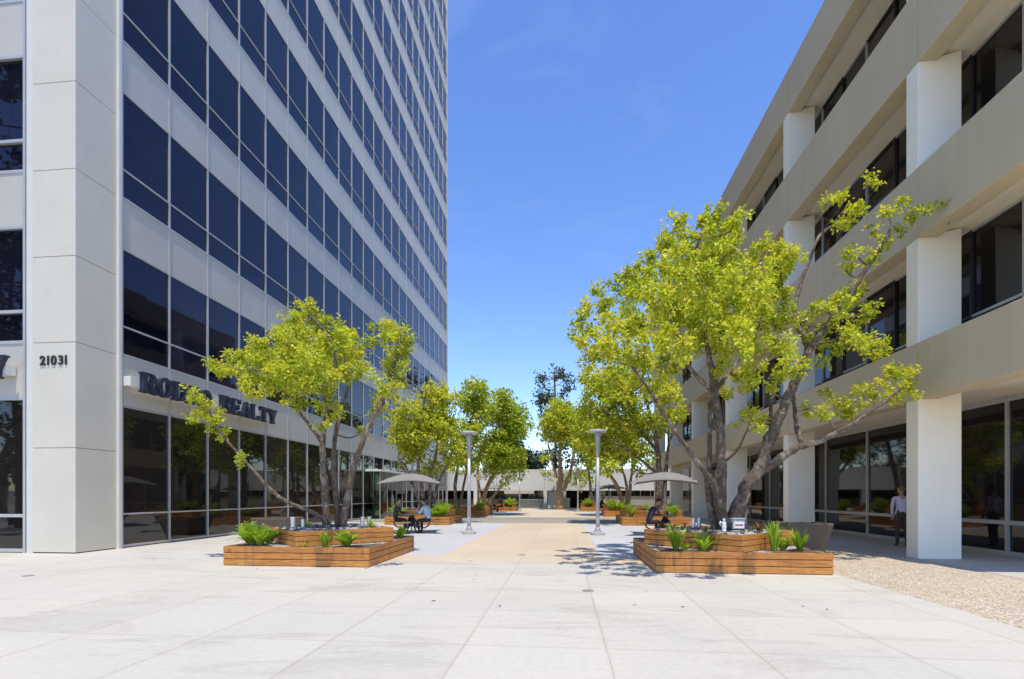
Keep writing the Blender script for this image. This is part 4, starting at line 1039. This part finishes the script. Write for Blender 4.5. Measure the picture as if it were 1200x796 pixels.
def person(loc, rz, J, mats, label, hair='hair', head_turn=0.0, head_nod=0.0, scale=1.0):
    """J: joints in the person's own frame (+y is forward). mats: shirt, trousers; the body is one mesh"""
    root = empty('person', loc, rz, label, 'person'); root.scale = (scale,)*3
    names = ['pelvis','waist','chest','neck','skull']; verts = [Vector(J[n]) for n in names]
    rad = [(.155,.115),(.14,.10),(.165,.115),(.058,.058),(.05,.05)]; edges = [(0,1),(1,2),(2,3),(3,4)]; zone = ['t','s','s','k','k']
    def chain(start, pts, rs, zs):
        prev = start
        for p, r_, z_ in zip(pts, rs, zs):
            verts.append(Vector(p)); rad.append(r_); zone.append(z_); edges.append((prev, len(verts)-1)); prev = len(verts)-1
        return prev
    for sd, sg in (('l',-1),('r',1)):
        S, E, H = Vector(J['shoulder_'+sd]), Vector(J['elbow_'+sd]), Vector(J['hand_'+sd])
        d = (H-E).normalized(); w = chain(2, [S, S.lerp(E,.5), E, E.lerp(H,.6), H], [.062,.052,.045,.038,.028], ['s','s','s', J.get('sleeve','s'), 'k'])
        palm = chain(w, [H+d*.07], [(.04,.022)], ['k'])
        side = d.cross(Vector((0,0,1))); side = side.normalized() if side.length > .2 else Vector((0,1,0)); dn = side.cross(d).normalized(); dn = -dn if dn.z > 0 else dn
        for k in range(4):
            o_ = side*(k-1.5)*.021; ln = (.030,.036,.034,.026)[k]
            chain(palm, [H+d*.085+o_, H+d*(.085+ln)+o_+dn*.008, H+d*(.085+ln*1.8)+o_+dn*.026], [.009,.0085,.007], ['k']*3)
        chain(palm, [H+d*.05+side*sg*-.04, H+d*.085+side*sg*-.055+dn*.012], [.010,.008], ['k']*2)
        Hp, K, A, T = Vector(J['hip_'+sd]), Vector(J['knee_'+sd]), Vector(J['ankle_'+sd]), Vector(J['toe_'+sd])
        chain(0, [Hp, Hp.lerp(K,.5), K, K.lerp(A,.4), A, T], [.095,.083,.062,.058,.042,(.045,.03)], ['t','t','t','t','t','f'])
    me = skin_mesh(verts, edges, rad)
    ml = [M['skin'], M[mats[0]], M[mats[1]], M['shoe']]
    me.materials.clear(); [me.materials.append(m) for m in ml]
    idx = {'k':0,'s':1,'t':2,'f':3}
    for p in me.polygons:
        c = p.center; best = None
        for (a, e) in edges:
            A_, B_ = verts[a], verts[e]; ab = B_-A_; t = max(0, min(1, (c-A_).dot(ab)/(ab.length_squared+1e-9))); dist = (c-(A_+ab*t)).length
            if best is None or dist < best[0]: best = (dist, zone[e] if t > .5 else zone[a])
        p.material_index = idx[best[1]]; p.use_smooth = True
    bm = bmesh.new(); bm.from_mesh(me)
    # head with face, joined into the same mesh
    hb = MB(); hc = Vector(J['head']); rot = Matrix.Rotation(head_turn, 3, 'Z') @ Matrix.Rotation(-head_nod, 3, 'X')
    uv_ball(hb, hc, (.076,.096,.118), 18, 12, rot)
    uv_ball(hb, hc+rot@Vector((0,.045,-.065)), (.052,.05,.05), 12, 8, rot)          # jaw
    uv_ball(hb, hc+rot@Vector((0,.098,-.012)), (.014,.02,.026), 10, 6, rot)         # nose
    for sg in (-1,1): uv_ball(hb, hc+rot@Vector((sg*.078,-.005,-.008)), (.012,.024,.034), 10, 6, rot)
    n_skin = len(hb.f)
    for sg in (-1,1): uv_ball(hb, hc+rot@Vector((sg*.032,.084,.012)), (.013,.01,.008), 8, 6, rot)
    uv_ball(hb, hc+rot@Vector((0,.092,-.062)), (.024,.008,.006), 8, 6, rot)
    vv = [bm.verts.new(v) for v in hb.v]
    for i, f_ in enumerate(hb.f):
        try: F = bm.faces.new([vv[k] for k in f_])
        except ValueError: continue
        F.smooth = True; F.material_index = 0 if i < n_skin else 3
    bm.to_mesh(me); bm.free()
    o = bpy.data.objects.new('body', me); COL.objects.link(o); o.parent = root
    hb = MB(); uv_ball(hb, hc+rot@Vector((0,-.014,.022)), (.083,.098,.112), 18, 12, rot)
    keep = MB(); R_ = rot.inverted()
    fs = [f_ for f_ in hb.f if not any((R_@(Vector(hb.v[k])-hc)).y > .048 and (R_@(Vector(hb.v[k])-hc)).z < .062 or (R_@(Vector(hb.v[k])-hc)).z < -.075 for k in f_)]
    keep.add(hb.v, fs); keep.build('hair', M[hair], root, smooth=True)
    return root
def seated(lean=.14, hands=((-.14,.46,.79),(.14,.46,.79)), elbows=((-.26,.24,.82),(.26,.24,.82)), nod=.35, knees=.42):
    l = lean
    J = dict(pelvis=(0,0,.56), waist=(0,l*.25,.73), chest=(0,l*.7,.95), neck=(0,l*1.05,1.13), skull=(0,l*1.2,1.19), head=(0,l*1.3+.03,1.265),
        shoulder_l=(-.185,l*.85,1.06), shoulder_r=(.185,l*.85,1.06), elbow_l=elbows[0], elbow_r=elbows[1], hand_l=hands[0], hand_r=hands[1],
        hip_l=(-.10,.06,.54), hip_r=(.10,.06,.54), knee_l=(-.13,knees,.53), knee_r=(.13,knees,.53), ankle_l=(-.12,knees-.06,.09), ankle_r=(.12,knees-.02,.09), toe_l=(-.13,knees+.10,.035), toe_r=(.13,knees+.14,.035))
    return J
stand = dict(pelvis=(0,0,.96), waist=(0,.0,1.10), chest=(0,.0,1.30), neck=(0,.01,1.49), skull=(0,.02,1.56), head=(0,.03,1.655),
    shoulder_l=(-.185,0,1.42), shoulder_r=(.185,0,1.42), elbow_l=(-.235,-.03,1.14), elbow_r=(.23,-.01,1.14), hand_l=(-.21,.06,.90), hand_r=(.20,.10,.90),
    hip_l=(-.095,0,.91), hip_r=(.095,0,.91), knee_l=(-.10,.02,.50), knee_r=(.10,-.02,.50), ankle_l=(-.105,-.02,.09), ankle_r=(.11,-.06,.09), toe_l=(-.12,.12,.035), toe_r=(.125,.08,.035))
# facing: rz turns +y (forward) ; -90 deg faces +X, +90 deg faces -X
person((-6.62,19.55,-.02), RAD(-80), seated(.10, hands=((-.12,.44,.80),(.05,.22,1.10)), elbows=((-.26,.22,.82),(.24,.26,.84))), ('shirt_dark','trouser_black'), 'seated person in a dark jacket with a hand raised to the chin', 'hair', RAD(-25), .1)
person((-5.22,19.45,-.02), RAD(72), seated(.16), ('shirt_blue','trouser_black'), 'seated man in a pale blue shirt at the table, back to the walkway', 'hair', RAD(10), .3)
person((3.02,18.95,-.02), RAD(-72), seated(.30, hands=((-.10,.52,.79),(.12,.50,.79)), elbows=((-.24,.36,.79),(.26,.34,.79))), ('shirt_navy','trouser_black'), 'seated man in a navy jacket leaning over the table by the big tree planter', 'hair', 0, .6)
person((-6.62,43.5,-.02), RAD(-75), seated(.12), ('shirt_white','trouser_blue'), 'far seated person in a white shirt and blue jeans', 'hair', 0, .2)
person((-5.26,43.6,-.02), RAD(85), seated(.12), ('shirt_dark','trouser_black'), 'far seated person in dark clothes facing the white shirt', 'hair', 0, .2)
person((2.86,41.3,-.02), RAD(-80), seated(.16), ('shirt_navy','trouser_black'), 'far seated person in black on the colonnade side', 'hair', 0, .3)
person((9.70,15.85,.0), RAD(-16), stand, ('shirt_lilac','trouser_brown'), 'standing man in a lilac shirt and brown trousers beside the near column', 'brown_hair', RAD(30), .0)
# small things on the tables
def cup(x, y, z, lab):
    r = empty('drink_bottle', (x,y,z), 0, lab, 'bottle'); b = MB(); b.lathe([(.032,0),(.034,.01),(.034,.13),(.014,.18),(.014,.2)], 14); b.build('bottle_body', M['chrome'], r, smooth=True)
    b = MB(); b.lathe([(.017,.2),(.017,.225),(.004,.226)], 12); b.build('cap', M['white'], r)
cup(3.92,19.62,.752,'pale drink bottle on the table of the navy jacket man')
cup(-5.8,19.85,.752,'pale drink bottle on the table of the seated pair')
# ------------------------------------------------------------------ street trees across the drive, seen in the tower's end glass
for i, (x, y, lab) in enumerate(((-24,3.2,'broad dark street tree mirrored in the tower end glass'), (-36,-6,'second dark street tree mirrored in the tower end glass'))):
    rr = random.Random(60+i); cl = []
    for _ in range(80):
        a = rr.uniform(0,6.28); q = rr.random()**.5*4.2; cl.append((Vector((x+q*math.cos(a), y+q*math.sin(a), rr.uniform(3.0,23-q))), rr.uniform(.9,1.5)))
    tree(lab, 'street trees across the drive', (x,y,0), [([Vector((x,y,0)),Vector((x+.1,y,3)),Vector((x,y+.2,9)),Vector((x,y,18))],[.35,.3,.2,.08])], cl, .38, 2.0, M['leaf_dark'], M['bark'], 70+i)
